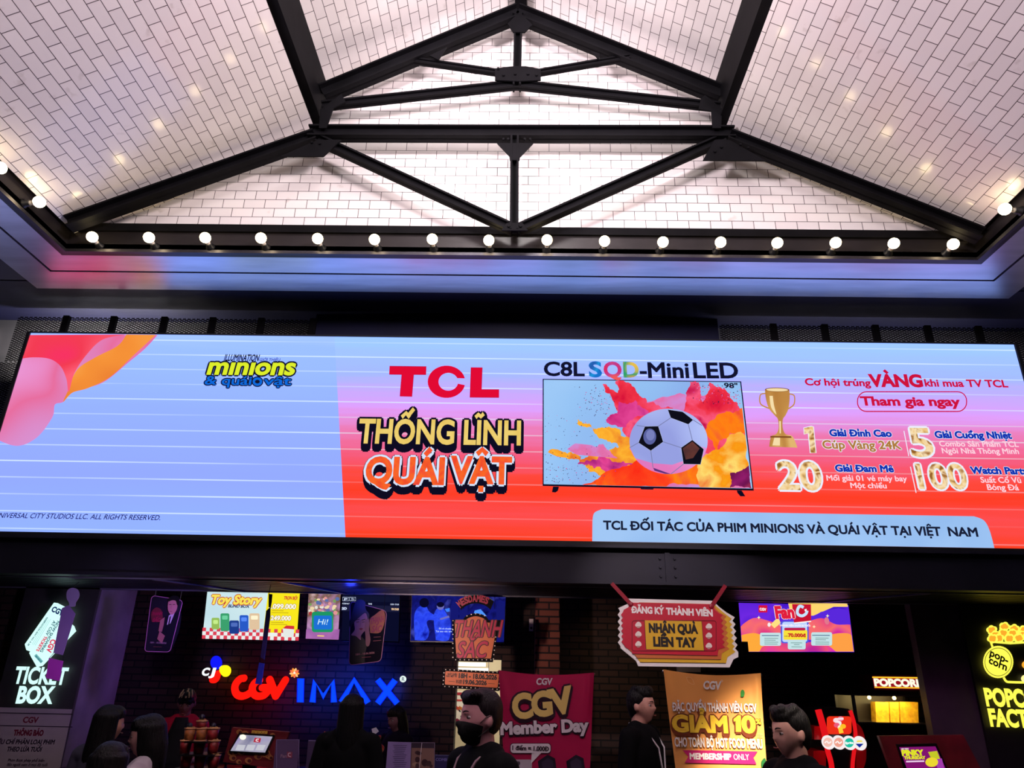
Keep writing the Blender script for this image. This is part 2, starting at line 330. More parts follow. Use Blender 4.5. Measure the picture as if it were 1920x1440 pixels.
def rquad(q, r=.08, n=6):
    """rounded quad from corners tl, tr, br, bl"""
    pts = []
    for i in range(4):
        p = Vector(q[i]); a = Vector(q[i-1]); b = Vector(q[(i+1) % 4])
        d = r*min((a-p).length, (b-p).length); s_ = p+(a-p).normalized()*d; e_ = p+(b-p).normalized()*d
        for k in range(n+1):
            t = k/n; v = s_*(1-t)**2+p*2*t*(1-t)+e_*t*t; pts.append((v.x, v.y))
    return pts
def ragged(pts, rough=.18, it=3, rnd=random):
    pts = [Vector(p) for p in pts]
    for _ in range(it):
        out = []
        for i, p in enumerate(pts):
            b = pts[(i+1) % len(pts)]; d = b-p; out += [p, (p+b)/2+Vector((-d.y, d.x))*rnd.uniform(-rough, rough)]
        pts = out
    return [(p.x, p.y) for p in pts]
def zoom(ox, oy, k): return lambda *p: ((ox+k*p[0], oy+k*p[1]) if not isinstance(p[0], (tuple, list)) else [(ox+k*a, oy+k*b) for a, b in p])
def tag(o, label, cat, group=None, kind=None):
    o['label'] = label; o['category'] = cat
    if group: o['group'] = group
    if kind: o['kind'] = kind
    return o
def thing(name, label, cat, loc=(0, 0, 0), group=None):
    o = bpy.data.objects.new(name, None); COL.objects.link(o); o.empty_display_size = .1; o.location = loc
    return tag(o, label, cat, group)
def struct(mb, name, label=None, cat=None):
    o = mb.build(name); o['kind'] = 'structure'
    if label: o['label'] = label
    if cat: o['category'] = cat
    return o
ORD = 'first second third fourth fifth sixth seventh eighth ninth tenth eleventh twelfth thirteenth fourteenth fifteenth sixteenth'.split()

BLACK_STEEL = M('black_painted_steel', (11, 10, 13), .6, 0, .25, 6, .1, .07)
BLACK = M('matt_black_paint', (11, 11, 20), .6, 0, .2, 5)
BLACK_BLUELIT = M('black_paint_blue_lit', (14, 14, 48), .55, 0, .2, 3)  # black paint with the screen's blue light put into its colour
BRUSHED = M('brushed_steel', (205, 206, 214), .32, 1., .12, 4, .15, aniso=(.4, 2.5, 1))
STEEL = M('dull_mill_steel', (70, 68, 74), .38, .9, .25, 3, .1)
CHROME = M('chrome', (210, 210, 215), .15, 1., .03)
PLASTIC = M('black_plastic', (18, 18, 20), .35, 0, .1)
# ================================================================== the setting
XC = -.085; HB = 4.946                  # middle of the hall, height of the light rail ring
XI, XG, XO = 3.721, 4.06, 4.376         # half widths: fascia, groove, outer edge
YI, YG, YO = 5.0, 5.353, 5.66
YB = -4.5                               # back end of the vault
TILE = tile_material()
WALLDARK = M('dark_wall_paint', (20, 19, 28), .7, 0, .2, 3)
m = MB(); m.span((-7, YB-2, -.1), (7, 14, 0), M('polished_dark_floor', (48, 46, 50), .35, 0, .2, 2)); struct(m, 'floor')
m = MB(); m.span((-7.1, YB-2, 0), (-7, 14, 5.2), WALLDARK); struct(m, 'wall_left')
m = MB(); m.span((7, YB-2, 0), (7.1, 14, 5.2), WALLDARK); struct(m, 'wall_right')
m = MB(); m.span((-7, YB-2.1, 0), (7, YB-2, 8.4), WALLDARK); struct(m, 'wall_rear')
# dark flat ceiling round the vault and over the counters
m = MB(); z = 5.02
m.span((-7, YO-.02, z), (7, 14, z+.15), BLACK_BLUELIT)
m.span((-7, YB-2, z), (XC-XO+.02, YO, z+.15), BLACK_BLUELIT); m.span((XC+XO-.02, YB-2, z), (7, YO, z+.15), BLACK_BLUELIT)
m.span((-7, YB-2, z), (7, YB, z+.15), BLACK_BLUELIT)
struct(m, 'ceiling')

def plate(name, origin, ux, uy, pts):
    """tiled plane: local x along ux, local y along uy"""
    ux = Vector(ux).normalized(); uy = Vector(uy).normalized(); uz = ux.cross(uy)
    me = bpy.data.meshes.new(name); n = len(pts)
    me.from_pydata([(x, y, 0) for x, y in pts]+[(x, y, -.08) for x, y in pts], [], [tuple(range(n)), tuple(range(2*n-1, n-1, -1))]+[(i, n+i, n+(i+1) % n, (i+1) % n) for i in range(n)])
    me.materials.append(TILE); o = bpy.data.objects.new(name, me); COL.objects.link(o); o['kind'] = 'structure'
    o.matrix_world = Matrix(((ux.x, uy.x, uz.x, origin[0]), (ux.y, uy.y, uz.y, origin[1]), (ux.z, uy.z, uz.z, origin[2]), (0, 0, 0, 1)))
    return o
ZE = 5.17                                # eaves
XP, ZP0, ZP1, ZR = 1.81, 6.20, 6.76, 7.76  # break of the roof: bottom, top, and the ridge
YW = 5.06                                # tiled gable face
LEN = YW-YB
for sgn in (-1, 1):
    a = Vector((XC+sgn*XI, YB, ZE)); b = Vector((XC+sgn*XP, YB, ZP0)); s_ = b-a
    if sgn < 0: plate('ceiling_left', b, (0, 1, 0), a-b, [(0, 0), (LEN, 0), (LEN, s_.length), (0, s_.length)])
    else: plate('ceiling_right', a, (0, 1, 0), b-a, [(0, 0), (LEN, 0), (LEN, s_.length), (0, s_.length)])
    a = Vector((XC+sgn*XP, YB, ZP1)); b = Vector((XC, YB, ZR)); s_ = b-a
    if sgn < 0: plate('ceiling_upper_left', b, (0, 1, 0), a-b, [(0, 0), (LEN, 0), (LEN, s_.length), (0, s_.length)])
    else: plate('ceiling_upper_right', a, (0, 1, 0), b-a, [(0, 0), (LEN, 0), (LEN, s_.length), (0, s_.length)])
    m = MB(); m.span((XC+sgn*XP-.02, YB, ZP0-.02), (XC+sgn*XP+.02, YW, ZP1+.02), BLACK_STEEL); struct(m, 'trim_%d' % (5+(sgn > 0)))
gp = [(-XI, ZE-.12), (XI, ZE-.12), (XI, ZE), (XP, ZP0), (XP, ZP1), (0, ZR), (-XP, ZP1), (-XP, ZP0), (-XI, ZE)]
plate('wall_gable', (XC, YW, 5.162-.02), (1, 0, 0), (0, 0, 1), [(x, z-5.142) for x, z in gp])
m = MB(); m.prism([(XC+x, YB, z) for x, z in gp], (0, -.1, 0), M('plain_white_plaster', (200, 195, 195), .8)); struct(m, 'wall_gable_rear')

# black rail fascia that carries the bulbs
m = MB(); t = .04
def ringbox(m, half, y1, y0, z0, z1, t, mat):
    m.span((XC-half-t, y1, z0), (XC+half+t, y1+t, z1), mat)
    m.span((XC-half-t, y0, z0), (XC-half, y1, z1), mat); m.span((XC+half, y0, z0), (XC+half+t, y1, z1), mat)
FASCIA = M('black_lacquered_fascia', (34, 30, 32), .3, .35, .3, 3, .05)
ringbox(m, XI, YI, YB, HB-.03, ZE+.02, .05, FASCIA)
ringbox(m, XI-.025, YI-.025, YB, ZE-.055, ZE+.015, .03, BLACK_STEEL)     # upper lip
ringbox(m, XI-.02, YI-.02, YB, HB-.035, HB-.008, .03, STEEL)             # lower lip
struct(m, 'trim_1', 'black lacquered rail fascia round the vault carrying the row of bulbs')
# brushed steel soffit ring with a dark groove
m = MB()
for a, b, ya, yb in ((XI, XG-.012, YI, YG-.012), (XG+.012, XO, YG+.012, YO)):
    for q in ([(-b, YB), (-a, YB), (-a, ya), (-b, yb)], [(-b, yb), (-a, ya), (a, ya), (b, yb)], [(a, YB), (b, YB), (b, yb), (a, ya)]):
        m.prism([(XC+x, y, HB) for x, y in q], (0, 0, .05), BRUSHED)
struct(m, 'trim_2', 'brushed steel soffit ring reflecting the screen below the bulbs')
m = MB(); g = [(XG-.02, YG-.02), (XG+.02, YG+.02)]
(a, ya), (b, yb) = g
for q in ([(-b, YB), (-a, YB), (-a, ya), (-b, yb)], [(-b, yb), (-a, ya), (a, ya), (b, yb)], [(a, YB), (b, YB), (b, yb), (a, ya)]):
    m.prism([(XC+x, y, HB+.03) for x, y in q], (0, 0, .02), BLACK)
struct(m, 'trim_3')

# ------------------------------------------------------------------ roof steel
YT = 4.82                                 # truss plane
truss = thing('roof_truss', 'black steel roof truss standing against the white tiled gable', 'truss', (XC, YT, ZE))
def tb(name, a, b, wpx, dep=.12, Y=YT, flange=True):
    """one truss member from pixel a to pixel b, wpx wide"""
    A = P(*a, Y=Y); B = P(*b, Y=Y); mid = ((a[0]+b[0])/2, (a[1]+b[1])/2); dx, dy = b[0]-a[0], b[1]-a[1]; l = math.hypot(dx, dy)
    wd = (P(mid[0]-dy/l*wpx, mid[1]+dx/l*wpx, Y=Y)-P(*mid, Y=Y)).length
    m = MB(); m.bar(A, B, wd, .016, BLACK_STEEL)
    if flange:
        d = (B-A).normalized(); q = d.cross(Vector((0, -1, 0))).normalized()
        for k in (-1, 1): m.bar(A+q*(k*(wd/2-.008)), B+q*(k*(wd/2-.008)), .016, dep, BLACK_STEEL)
    else: m.bar(A, B, wd, dep, BLACK_STEEL)
    return m.build(name, truss)
def gus(pts, Y=YT-.055, bolts=()):
    m = MB(); m.prism([P(*p, Y=Y) for p in pts], (0, .014, 0), BLACK_STEEL)
    o = m.build('gusset_plate', truss)
    for b in bolts:
        c = P(*b, Y=Y); k = MB(); k.cone(c, c+Vector((0, -.014, 0)), .013, .011, BLACK_STEEL, 6); k.build('bolt', o)
tb('rafter', (128, 420), (592, 257), 19, .11); tb('rafter', (1366, 257), (1838, 442), 19, .11)
tb('rafter', (606, 176), (974, 24), 23, .11); tb('rafter', (968, 24), (1352, 178), 23, .11)
tb('collar_beam', (580, 250), (1376, 252), 20, .1)
tb('king_post', (972, 30), (969, 165), 15, .1); tb('king_post', (965, 262), (964, 436), 16, .12)
tb('scissor_chord', (604, 199), (972, 159), 12, .06); tb('scissor_chord', (966, 159), (1350, 201), 12, .06)
tb('strut', (770, 113), (936, 137), 8, .05); tb('strut', (1008, 137), (1180, 108), 8, .05)
tb('diagonal_brace', (596, 262), (962, 431), 15, .08); tb('diagonal_brace', (1356, 261), (972, 431), 15, .08)
gus([(952, 44), (962, 60), (984, 60), (998, 46), (974, 22)])
gus([(928, 128), (962, 124), (985, 124), (1014, 129), (1014, 150), (972, 152), (928, 150)], bolts=((934, 130), (944, 142), (966, 140), (990, 140), (1006, 142)))
gus([(932, 268), (1000, 268), (975, 294), (974, 300), (956, 300), (955, 292)], bolts=((944, 262), (953, 262), (984, 262), (994, 262)))
gus([(525, 293), (596, 262), (640, 262), (606, 293)], bolts=((585, 268), (600, 270)))
gus([(1318, 300), (1340, 262), (1368, 262), (1436, 301)], bolts=((1352, 277), (1340, 285), (1388, 272), (1402, 278)))
gus([(600, 205), (640, 176), (648, 190), (625, 202), (612, 240), (598, 240)]); gus([(1314, 186), (1322, 178), (1354, 204), (1352, 240), (1336, 240), (1334, 208), (1310, 204)])
gus([(806, 104), (838, 88), (822, 112)]); gus([(1108, 95), (1124, 100), (1124, 112)])
gus([(940, 432), (950, 418), (980, 418), (990, 432)], bolts=((954, 425), (976, 425)))
def beam(name, label, x, z, w_, h_):
    m = MB(); m.ibeam((x, YB+.05, z), (x, YW-.03, z), w_, h_, BLACK_STEEL, .022); o = m.build(name); return tag(o, label, 'beam')
zb = (ZP0+ZP1)/2-.01
beam('purlin_beam', 'deep black steel beam running along the step between the tiled slopes, left side', XC-XP+.05, zb, .10, ZP1-ZP0+.03)
beam('purlin_beam', 'deep black steel beam running along the step between the tiled slopes, right side', XC+XP-.05, zb, .10, ZP1-ZP0+.03)
beam('ridge_beam', 'black steel ridge beam along the top of the tiled vault', XC, ZR-.13, .11, .2)

# ------------------------------------------------------------------ marquee bulbs
GLOW = E((255, 230, 176), 18.0); CERAM = M('bulb_neck_white', (230, 220, 205), .4)
def lens_of_bulb(loc, d):
    d = Vector(d).normalized(); root = thing('marquee_bulb', '', 'light bulb', loc)
    m = MB(); m.lathe([(0, 0), (.036, 0), (.037, .012), (.026, .02), (.024, .052), (.02, .056), (0, .056)], loc, PLASTIC, 18, d); m.build('socket', root, True)
    m = MB(); m.lathe([(.016, .05), (.017, .066), (.019, .075), (.026, .088)], loc, CERAM, 18, d); m.build('neck', root, True)
    m = MB(); c = .122; r = .043; pr = [(.026, .088)]+[(r*math.sin(a), c-r*math.cos(a)) for a in [R(38+142*i/12) for i in range(13)]]
    m.lathe(pr, loc, GLOW, 20, d); m.build('glass_globe', root, True)
    return root
BA, BB = P(186, 461, Y=YI-.02), P(1774, 475, Y=YI-.02)
for i in range(16):
    p = BA.lerp(BB, i/15); p.y = YI-.005
    jx = random.uniform(-.06, .06); jz = .16+random.uniform(-.05, .05)
    lens_of_bulb(p, (jx, -1, jz))['label'] = 'glowing round bulb, %s from the left along the black rail facing the hall' % ORD[i]
for px, py, sg, lab in ((47, 382, -1, 'glowing round bulb on the left side rail, nearest the far corner'), (-29, 318, -1, 'glowing round bulb on the left side rail, cut by the picture edge'),
                        (1912, 396, 1, 'glowing round bulb on the right side rail near the far corner')):
    p = P(px, py, X=XC+sg*(XI-.02)); p.x = XC+sg*(XI-.003); lens_of_bulb(p, (-sg, 0, .14))['label'] = lab

# ------------------------------------------------------------------ wall over the counters, mesh infill, beam and canopy
m = MB(); m.span((-7, 6.45, 4.0), (7, 6.5, 5.02), M('pale_plaster', (150, 146, 150), .8, 0, .1, 3)); m.span((-7, 6.45, 2.9), (-4.75, 6.5, 4.0), M('pale_plaster', (150, 146, 150))); m.span((4.6, 6.45, 2.9), (7, 6.5, 4.0), M('pale_plaster', (150, 146, 150))); struct(m, 'wall_upper')
def lattice_panel(name, label, x0, x1, z0, z1, Y, posts):
    root = thing(name, label, 'mesh panel', ((x0+x1)/2, Y, z0)); m = MB(); cw, ch = .046, .024; sl = ch/cw
    W_, H_ = x1-x0, z1-z0; n = int((W_+H_/sl)/cw)+1
    for sgn in (1, -1):
        for i in range(n):
            xs = -H_/sl+i*cw; a, b = xs, xs+H_/sl; za, zb_ = 0., H_
            if a < 0: za = -a*sl; a = 0
            if b > W_: zb_ = H_-(b-W_)*sl; b = W_
            if b-a < .01: continue
            if sgn < 0: a, b = W_-a, W_-b
            m.bar((x0+a, Y, z0+za), (x0+b, Y, z0+zb_), .0065, .004, BLACK_STEEL)
    m.build('expanded_metal', root)
    for px in posts:
        k = MB(); k.span((px-.03, Y-.04, z0), (px+.03, Y-.006, z1), BLACK_STEEL); k.build('post', root)
YM = 6.2
lx = [P(v, 610, Y=YM).x for v in (30, 125, 214, 309, 400, 491, 588)]
lattice_panel('mesh_panel', 'expanded metal mesh panel with posts above the screen, left end', lx[0], lx[-1], 4.45, 4.93, YM, lx[1:])
rx = [P(v, 622, Y=YM).x for v in (1350, 1449, 1545, 1640, 1737, 1832, 1925)]
lattice_panel('mesh_panel', 'expanded metal mesh panel with posts above the screen, right end', rx[0], rx[-1], 4.45, 4.93, YM, rx[1:-1])
sx = P(-2, 700, Y=YM).x
lattice_panel('mesh_panel', 'narrow mesh panel standing beside the left edge of the big screen', sx-.6, lx[0]+.25, 3.4, 4.44, YM, ())
m = MB()
m.span((lx[-1], 6.25, 3.9), (rx[0], 6.3, 5.02), BLACK_BLUELIT); m.span((-7, 6.25, 2.49), (7, 6.3, 2.9), BLACK_BLUELIT); m.span((-4.6, 6.31, 2.5), (4.4, 6.34, 4.2), BLACK_BLUELIT)
struct(m, 'wall_front')
# steel beam under the screen and the canopy behind it
m = MB(); zb0, zb1 = 2.46, 2.74
BEAMST = M('dark_blue_grey_beam_steel', (27, 26, 42), .5, .3, .25, 2.5, .1)
m.span((-6.9, 5.93, zb0), (6.9, 5.97, zb1), BEAMST); m.span((-6.9, 5.86, zb0-.015), (6.9, 6.04, zb0+.01), BEAMST); m.span((-6.9, 5.86, zb1-.01), (6.9, 6.04, zb1+.015), BEAMST)
xs = P(1252, 1060, Y=5.92).x
m.span((xs-.02, 5.915, zb0), (xs+.02, 5.93, zb1), BEAMST)
for dz in (.06, .13, .2):
    for dx in (-.06, .06): m.cone((xs+dx, 5.932, zb0+dz), (xs+dx, 5.915, zb0+dz), .012, .01, BEAMST, 6)
struct(m, 'trim_4', 'dark steel beam spanning the hall just under the screen')
m = MB(); CAN = M('canopy_slats', (40, 40, 52), .45, .5, .2, 3)
EDGE = M('canopy_edge_steel', (120, 120, 132), .35, .35, .15, 3)
m.span((-6.9, 5.96, 2.47), (6.9, 6.92, 2.50), BLACK_BLUELIT)
for i in range(16): m.span((-6.9, 6.06+i*.053, 2.445), (6.9, 6.085+i*.053, 2.475), CAN)
m.span((-6.9, 6.02, 2.435), (6.9, 6.05, 2.48), EDGE); m.span((-6.9, 6.90, 2.435), (6.9, 6.94, 2.52), EDGE)
for a, b in (((-3.05, 6.05), (-2.6, 6.9)), ((-2.0, 6.05), (-1.65, 6.9)), ((2.75, 6.9), (3.3, 6.05))):
    m.bar((a[0], a[1], 2.438), (b[0], b[1], 2.438), .03, .012, EDGE, (0, 0, 1))
struct(m, 'ceiling_canopy')
# back wall of the sales area with a bright doorway
BRICK = brick_material('dark_worn_brick', (72, 50, 42), (46, 33, 31), (16, 14, 15))
YK = 8.3
d0, d1 = P(853, 1330, Y=YK).x, P(938, 1330, Y=YK).x; dz = P(890, 1236, Y=YK).z
m = MB(); m.span((-7, YK, 0), (d0, YK+.2, 5.02), BRICK); m.span((d1, YK, 0), (7, YK+.2, 5.02), BRICK); m.span((d0, YK, dz), (d1, YK+.2, 5.02), BRICK)
struct(m, 'wall_back')
m = MB(); CREAM = M('cream_corridor_paint', (226, 210, 176), .6, 0, .06, 2)
m.span((-3, 12.4, 0), (2.6, 12.5, 3.4), CREAM); m.span((-3, YK+.2, 0), (-2.9, 12.4, 3.4), CREAM); m.span((2.5, YK+.2, 0), (2.6, 12.4, 3.4), CREAM)
m.span((-3, YK+.2, 3.3), (2.6, 12.4, 3.4), CREAM); struct(m, 'wall_corridor')
# concrete columns and sign walls either side
PURP = M('raw_concrete', (112, 104, 114), .75, 0, .3, 3, .5)
SIGNWALL = M('charcoal_sign_wall', (46, 44, 42), .7, 0, .25, 2.5, .3)
a, b = P(187, 1110, Y=6.9).x, P(46, 1112, Y=6.9).x
m = MB(); m.span((b, 6.93, 0), (a, 7.58, 3.6), PURP); m.span((b, 6.9, 0), (a-.004, 6.93, 3.6), SIGNWALL); m.span((-6.9, 7.1, 0), (b, 7.5, 3.6), BRICK); struct(m, 'wall_sign_left')
a2 = P(1798, 1140, Y=6.9).x
m = MB(); m.span((P(1707, 1140, Y=6.93).x, 6.93, 0), (6.9, 7.03, 3.6), M('concrete_dim_plum_lit', (80, 70, 80), .75, 0, .3, 3, .5)); m.span((a2+.004, 6.9, 0), (6.9, 6.93, 3.6), M('black_sign_wall', (22, 21, 24), .6)); struct(m, 'wall_sign_right')  # right concrete darkened and tinted plum to stand for its dim light
m = MB(); a, b = P(1004, 1121, Y=7.5).x, P(1049, 1121, Y=7.5).x
m.span((a, 7.5, 0), (b, 7.85, 3.4), brick_material('red_brick_pier', (150, 84, 66), (116, 62, 52), (40, 30, 30))); struct(m, 'wall_pier')
# ================================================================== the big LED screen
YS = 6.0; SX0, SX1, SZ0, SZ1 = -4.655, 4.48, 2.80, 4.657
led = thing('led_screen', 'huge wide lit advertising screen for a large television hanging above the counters', 'screen', (XC, YS, SZ0))
m = MB(); t = .035
for a, b in (((SX0-t, SZ0-t), (SX1+t, SZ0)), ((SX0-t, SZ1), (SX1+t, SZ1+.012)), ((SX0-t, SZ0), (SX0-.004, SZ1)), ((SX1+.004, SZ0), (SX1+t, SZ1))):
    m.span((a[0], YS-.012, a[1]), (b[0], YS+.15, b[1]), BLACK)
m.span((SX0, YS+.01, SZ0), (SX1, YS+.15, SZ1), BLACK); m.build('cabinet', led)
def tz(y): return (P(960, y, Y=YS).z-SZ0)/(SZ1-SZ0)
BAND_OFF = 1-((P(300, 838, Y=YS).z-SZ0)/.1475) % 1
LB = led_background('screen_picture_blue_side', [(0, (150, 182, 250)), (tz(900), (150, 172, 246)), (tz(780), (152, 180, 250)), (tz(660), (158, 194, 252)), (1, (166, 200, 252))], 0, SZ1-SZ0)
RB = led_background('screen_picture_red_side', [(tz(1011), (255, 66, 30)), (tz(962), (255, 78, 66)), (tz(925), (255, 62, 30)), (tz(893), (255, 74, 52)), (tz(850), (246, 96, 112)), (tz(805), (238, 128, 160)), (tz(770), (226, 160, 214)), (tz(735), (200, 174, 246)), (tz(700), (166, 188, 250)), (tz(645), (162, 204, 255))], 0, SZ1-SZ0, True)
xa, xb = P(626, 640, Y=YS).x, P(648, 1005, Y=YS).x
m = MB()
m.add([(SX0, YS, SZ0), (xb, YS, SZ0), (xa, YS, SZ1), (SX0, YS, SZ1)], [(0, 1, 2, 3)], LB)
m.add([(xb, YS, SZ0), (SX1, YS, SZ0), (SX1, YS, SZ1), (xa, YS, SZ1)], [(0, 1, 2, 3)], RB)
m.build('display', led)
def B(): return MB(YS, .0022)
def inx(p): return (max(p[0], 0), p[1])
# sweep of plain colour in the upper left corner
z4 = zoom(0, 580, .34375); m = B()
def arc(pts, n=8):
    """smooth curve through pts"""
    out = []; k = len(pts)
    for i in range(k-1):
        p0, p1, p2, p3 = pts[max(i-1, 0)], pts[i], pts[i+1], pts[min(i+2, k-1)]
        for j in range(n):
            t = j/n; out.append(tuple(.5*((2*p1[c])+(-p0[c]+p2[c])*t+(2*p0[c]-5*p1[c]+4*p2[c]-p3[c])*t*t+(-p0[c]+3*p1[c]-3*p2[c]+p3[c])*t**3) for c in (0, 1)))
    return out+[tuple(pts[-1])]
WASHP = E2('display_pink_wash', [(214, 150, 216), (232, 110, 160), (236, 160, 226)], 1.1, 1, (1, 1, 1), 1)
WASHR = E2('display_red_wash', [(252, 40, 112), (244, 60, 84), (255, 96, 120)], 1.4, 1, (1, 1, 1), 1)
WASHO = E2('display_orange_wash', [(226, 112, 48), (246, 146, 56), (252, 176, 84)], 1.6, 1, (1, 1, 1), 1)
edge = lambda y: (56.7-(y-623.7)*.3163)/.34375   # left border of the picture, zoom units
def zedge(yz): return ((56.7-((580+.34375*yz)-623.7)*.3163)/.34375+3, yz)
m.poly(z4(*arc([(860, 140), (790, 215), (700, 290), (560, 400), (400, 450), (345, 505), (300, 520), (285, 590), (200, 700), (90, 745), (-40, 700)]), zedge(760), zedge(500), zedge(140)), WASHP, .6)
m.poly(z4(*arc([(850, 139), (730, 250), (600, 370), (480, 430), (395, 455), (345, 505), (372, 440), (420, 330), (520, 262), (640, 200), (690, 137)])), WASHO, 1)
m.poly(z4(*arc([(690, 137), (560, 165), (470, 250), (405, 350), (375, 450), (362, 380), (330, 310), (270, 270), (180, 262), (110, 270)]), zedge(250), zedge(140)), WASHR, 1.2)
m.build('corner_colour_sweep', led)
# film title
z8 = zoom(340, 640, .22222); m = B(); DK = E((18, 20, 44)); YEL = E((222, 238, 44)); BLU = E((14, 104, 220))
m.text('ILLUMINATION', (419.6, 676.3), (484, 676.8), 11.5, DK, 2, .03, .12)
m.text('GIỚI THIỆU', (486, 677), (524.5, 677.3), 5.2, E((60, 70, 150)), 2, .02, .1)
m.outlined('mınıons', z8(220, 275), z8(943, 280), 20.5, YEL, DK, 2, .035, .15, .1, 0, ink=True)
m.outlined('& quái', z8(196, 363), z8(585, 367), 15.5, BLU, DK, 3, .018, .11, 0, 0)
m.outlined('vật', z8(694, 367), z8(922, 368), 15.5, BLU, DK, 3, .018, .11, 0, 0)
m.ell(z8(642, 340), 11, 10, DK, 3); m.ell(z8(642, 340), 9, 8, BLU, 4); m.ell(z8(642, 340), 4.5, 3.5, DK, 5)
m.build('film_title_lettering', led)
m = B(); m.text('UNIVERSAL CITY STUDIOS LLC.', (-12, 970.6), (164, 973.2), 9, E((32, 32, 70)), 2, .01, .18); m.text('ALL RIGHTS RESERVED.', (168.5, 973.3), (300, 975.2), 9, E((32, 32, 70)), 2, .01, .18); m.build('rights_lettering', led)
# red brand letters
z5 = zoom(600, 620, .27778); m = B(); RED = E((226, 10, 52)); RLINE = E((150, 10, 50))
T_ = z5((470, 240), (718, 243), (715, 297), (632, 297), (620, 445), (540, 443), (552, 297), (468, 295))
L_ = z5((1020, 248), (1095, 249), (1090, 397), (1208, 398), (1208, 451), (1012, 450))
for pts in (T_, L_): m.poly(pts, RED, 3); m.stroke(pts, 1.2, RLINE, 2, True)
C_ = []
for i in range(33): a = R(-15-330*i/32+0); C_.append((854+127*math.cos(R(-12-336*i/32)), 345+109*math.sin(R(-12-336*i/32))))
for i in range(33): C_.append((866+66*math.cos(R(-342+324*i/32-6)), 345+60*math.sin(R(-342+324*i/32-6))))
m.poly(z5(*C_), RED, 3); m.build('brand_lettering', led)
# slogan
m = B(); GOLD = E2('slogan_gold', [(232, 196, 96), (242, 214, 122)], 8); INK = E((14, 12, 34)); WHT = E((214, 230, 255)); ORR = E2('slogan_orange_red', [(238, 70, 44), (250, 104, 40), (240, 60, 60)], 9)
m.outlined('THỐNG LĨNH', (671.5, 829.5), (975, 833.5), 43, GOLD, INK, 2, .03, .085, 0, 11)
for s, a, b, c in (('QUÁI', (686, 905.5), (830, 907), 47), ('VẬT', (846, 904), (957, 906), 47)):
    m.outlined(s, a, b, c, ORR, WHT, 4, .04, .095, 0, 13, INK)
m.build('slogan_lettering', led)
# television advertisement
z6 = zoom(980, 620, .27778); m = B()
m.text('C8L', z6(147, 302), z6(415, 305), 25, DK, 2, .028); m.text('-', z6(797, 312), z6(836, 312), 25, DK, 2, .03)
m.text('Mini', z6(852, 316), z6(1122, 317), 27.5, DK, 2, .028); m.text('LED', z6(1160, 318), z6(1455, 319), 27.5, DK, 2, .028)
m.text('S', z6(455, 310), z6(530, 310), 27, E2('letter_blue_mix', [(20, 80, 190), (30, 150, 220), (40, 40, 150)], 6, detail=0), 2, .035)
m.text('Q', z6(553, 311), z6(665, 312), 27, E2('letter_red_mix', [(226, 40, 80), (190, 60, 140), (240, 90, 90)], 6, detail=0), 2, .035)
m.text('D', z6(686, 312), z6(781, 313), 27, E2('letter_green_mix', [(235, 160, 70), (40, 160, 110), (230, 190, 80)], 5, detail=0), 2, .035)
m.build('model_lettering', led)
tvp = B(); tv = [(135, 325), (1475, 342), (1560, 1080), (135, 1048)]
tvp.poly(z6(*tv), INK, 1)
rnd = random.Random(5)
tvp.poly(z6((142, 331), (1468, 348), (1551, 1066), (142, 1036)), E2('television_sky', [(140, 176, 236), (150, 196, 245), (164, 206, 250)], .9, detail=1), 2)
PR_ = E2('powder_red', [(214, 14, 56), (240, 50, 70), (250, 90, 130), (200, 20, 80)], 3.5); PM = E2('powder_magenta', [(190, 20, 110), (230, 70, 150), (160, 30, 120)], 4)
PO = E2('powder_orange', [(240, 130, 30), (255, 180, 50), (226, 90, 40)], 4); PY = E2('powder_yellow', [(255, 190, 40), (250, 150, 20), (255, 220, 110), (240, 90, 40)], 3); PF = E2('powder_fire', [(250, 30, 20), (255, 70, 30), (255, 130, 20), (235, 20, 60)], 2.4)
PP = E2('powder_pink_mist', [(236, 140, 196), (226, 110, 170), (200, 150, 226)], 3)
def blob(pts, mat, lay, rough=.16, it=3): tvp.poly(z6(*[(min(max(x, 146), 1462+(y-348)*.115), min(max(y, 336), 1036+(x-142)*.02)) for x, y in ragged(pts, rough*1.35, it+1, rnd)]), mat, lay)
blob([(800, 480), (1000, 440), (1060, 420), (1180, 440), (1260, 430), (1500, 560), (1540, 1060), (900, 1050), (640, 900), (700, 600)], PP, 2.3, .06)
blob([(1080, 700), (1100, 420), (1130, 345), (1190, 350), (1210, 480), (1260, 350), (1330, 380), (1400, 430), (1440, 480), (1500, 560), (1530, 700), (1200, 820)], PR_, 2.6)
blob([(720, 760), (640, 610), (570, 590), (660, 560), (600, 450), (540, 360), (640, 420), (628, 340), (700, 350), (790, 440), (900, 500), (1000, 520), (1080, 640)], PR_, 2.8)
blob([(700, 650), (560, 600), (640, 560), (650, 480), (760, 470), (860, 560)], PM, 3)
blob([(740, 860), (600, 760), (500, 700), (370, 600), (450, 625), (560, 650), (640, 660), (720, 720)], PO, 3.2, .2)
blob([(800, 900), (640, 930), (400, 900), (170, 820), (300, 830), (480, 830), (600, 800), (700, 780)], PO, 3.3, .22)
blob([(760, 900), (560, 960), (480, 930), (370, 900), (460, 880), (600, 880)], PM, 3.4, .2); blob([(640, 860), (520, 840), (300, 800), (430, 800), (560, 790)], PP, 3.45, .25)
blob([(400, 1040), (520, 990), (640, 930), (760, 880), (900, 860), (1180, 880), (1240, 1060), (800, 1055)], PF, 3.5, .1)
blob([(1180, 900), (1230, 840), (1330, 800), (1400, 700), (1470, 680), (1530, 760), (1540, 960), (1400, 1060), (1200, 1060)], PY, 3.6, .1)
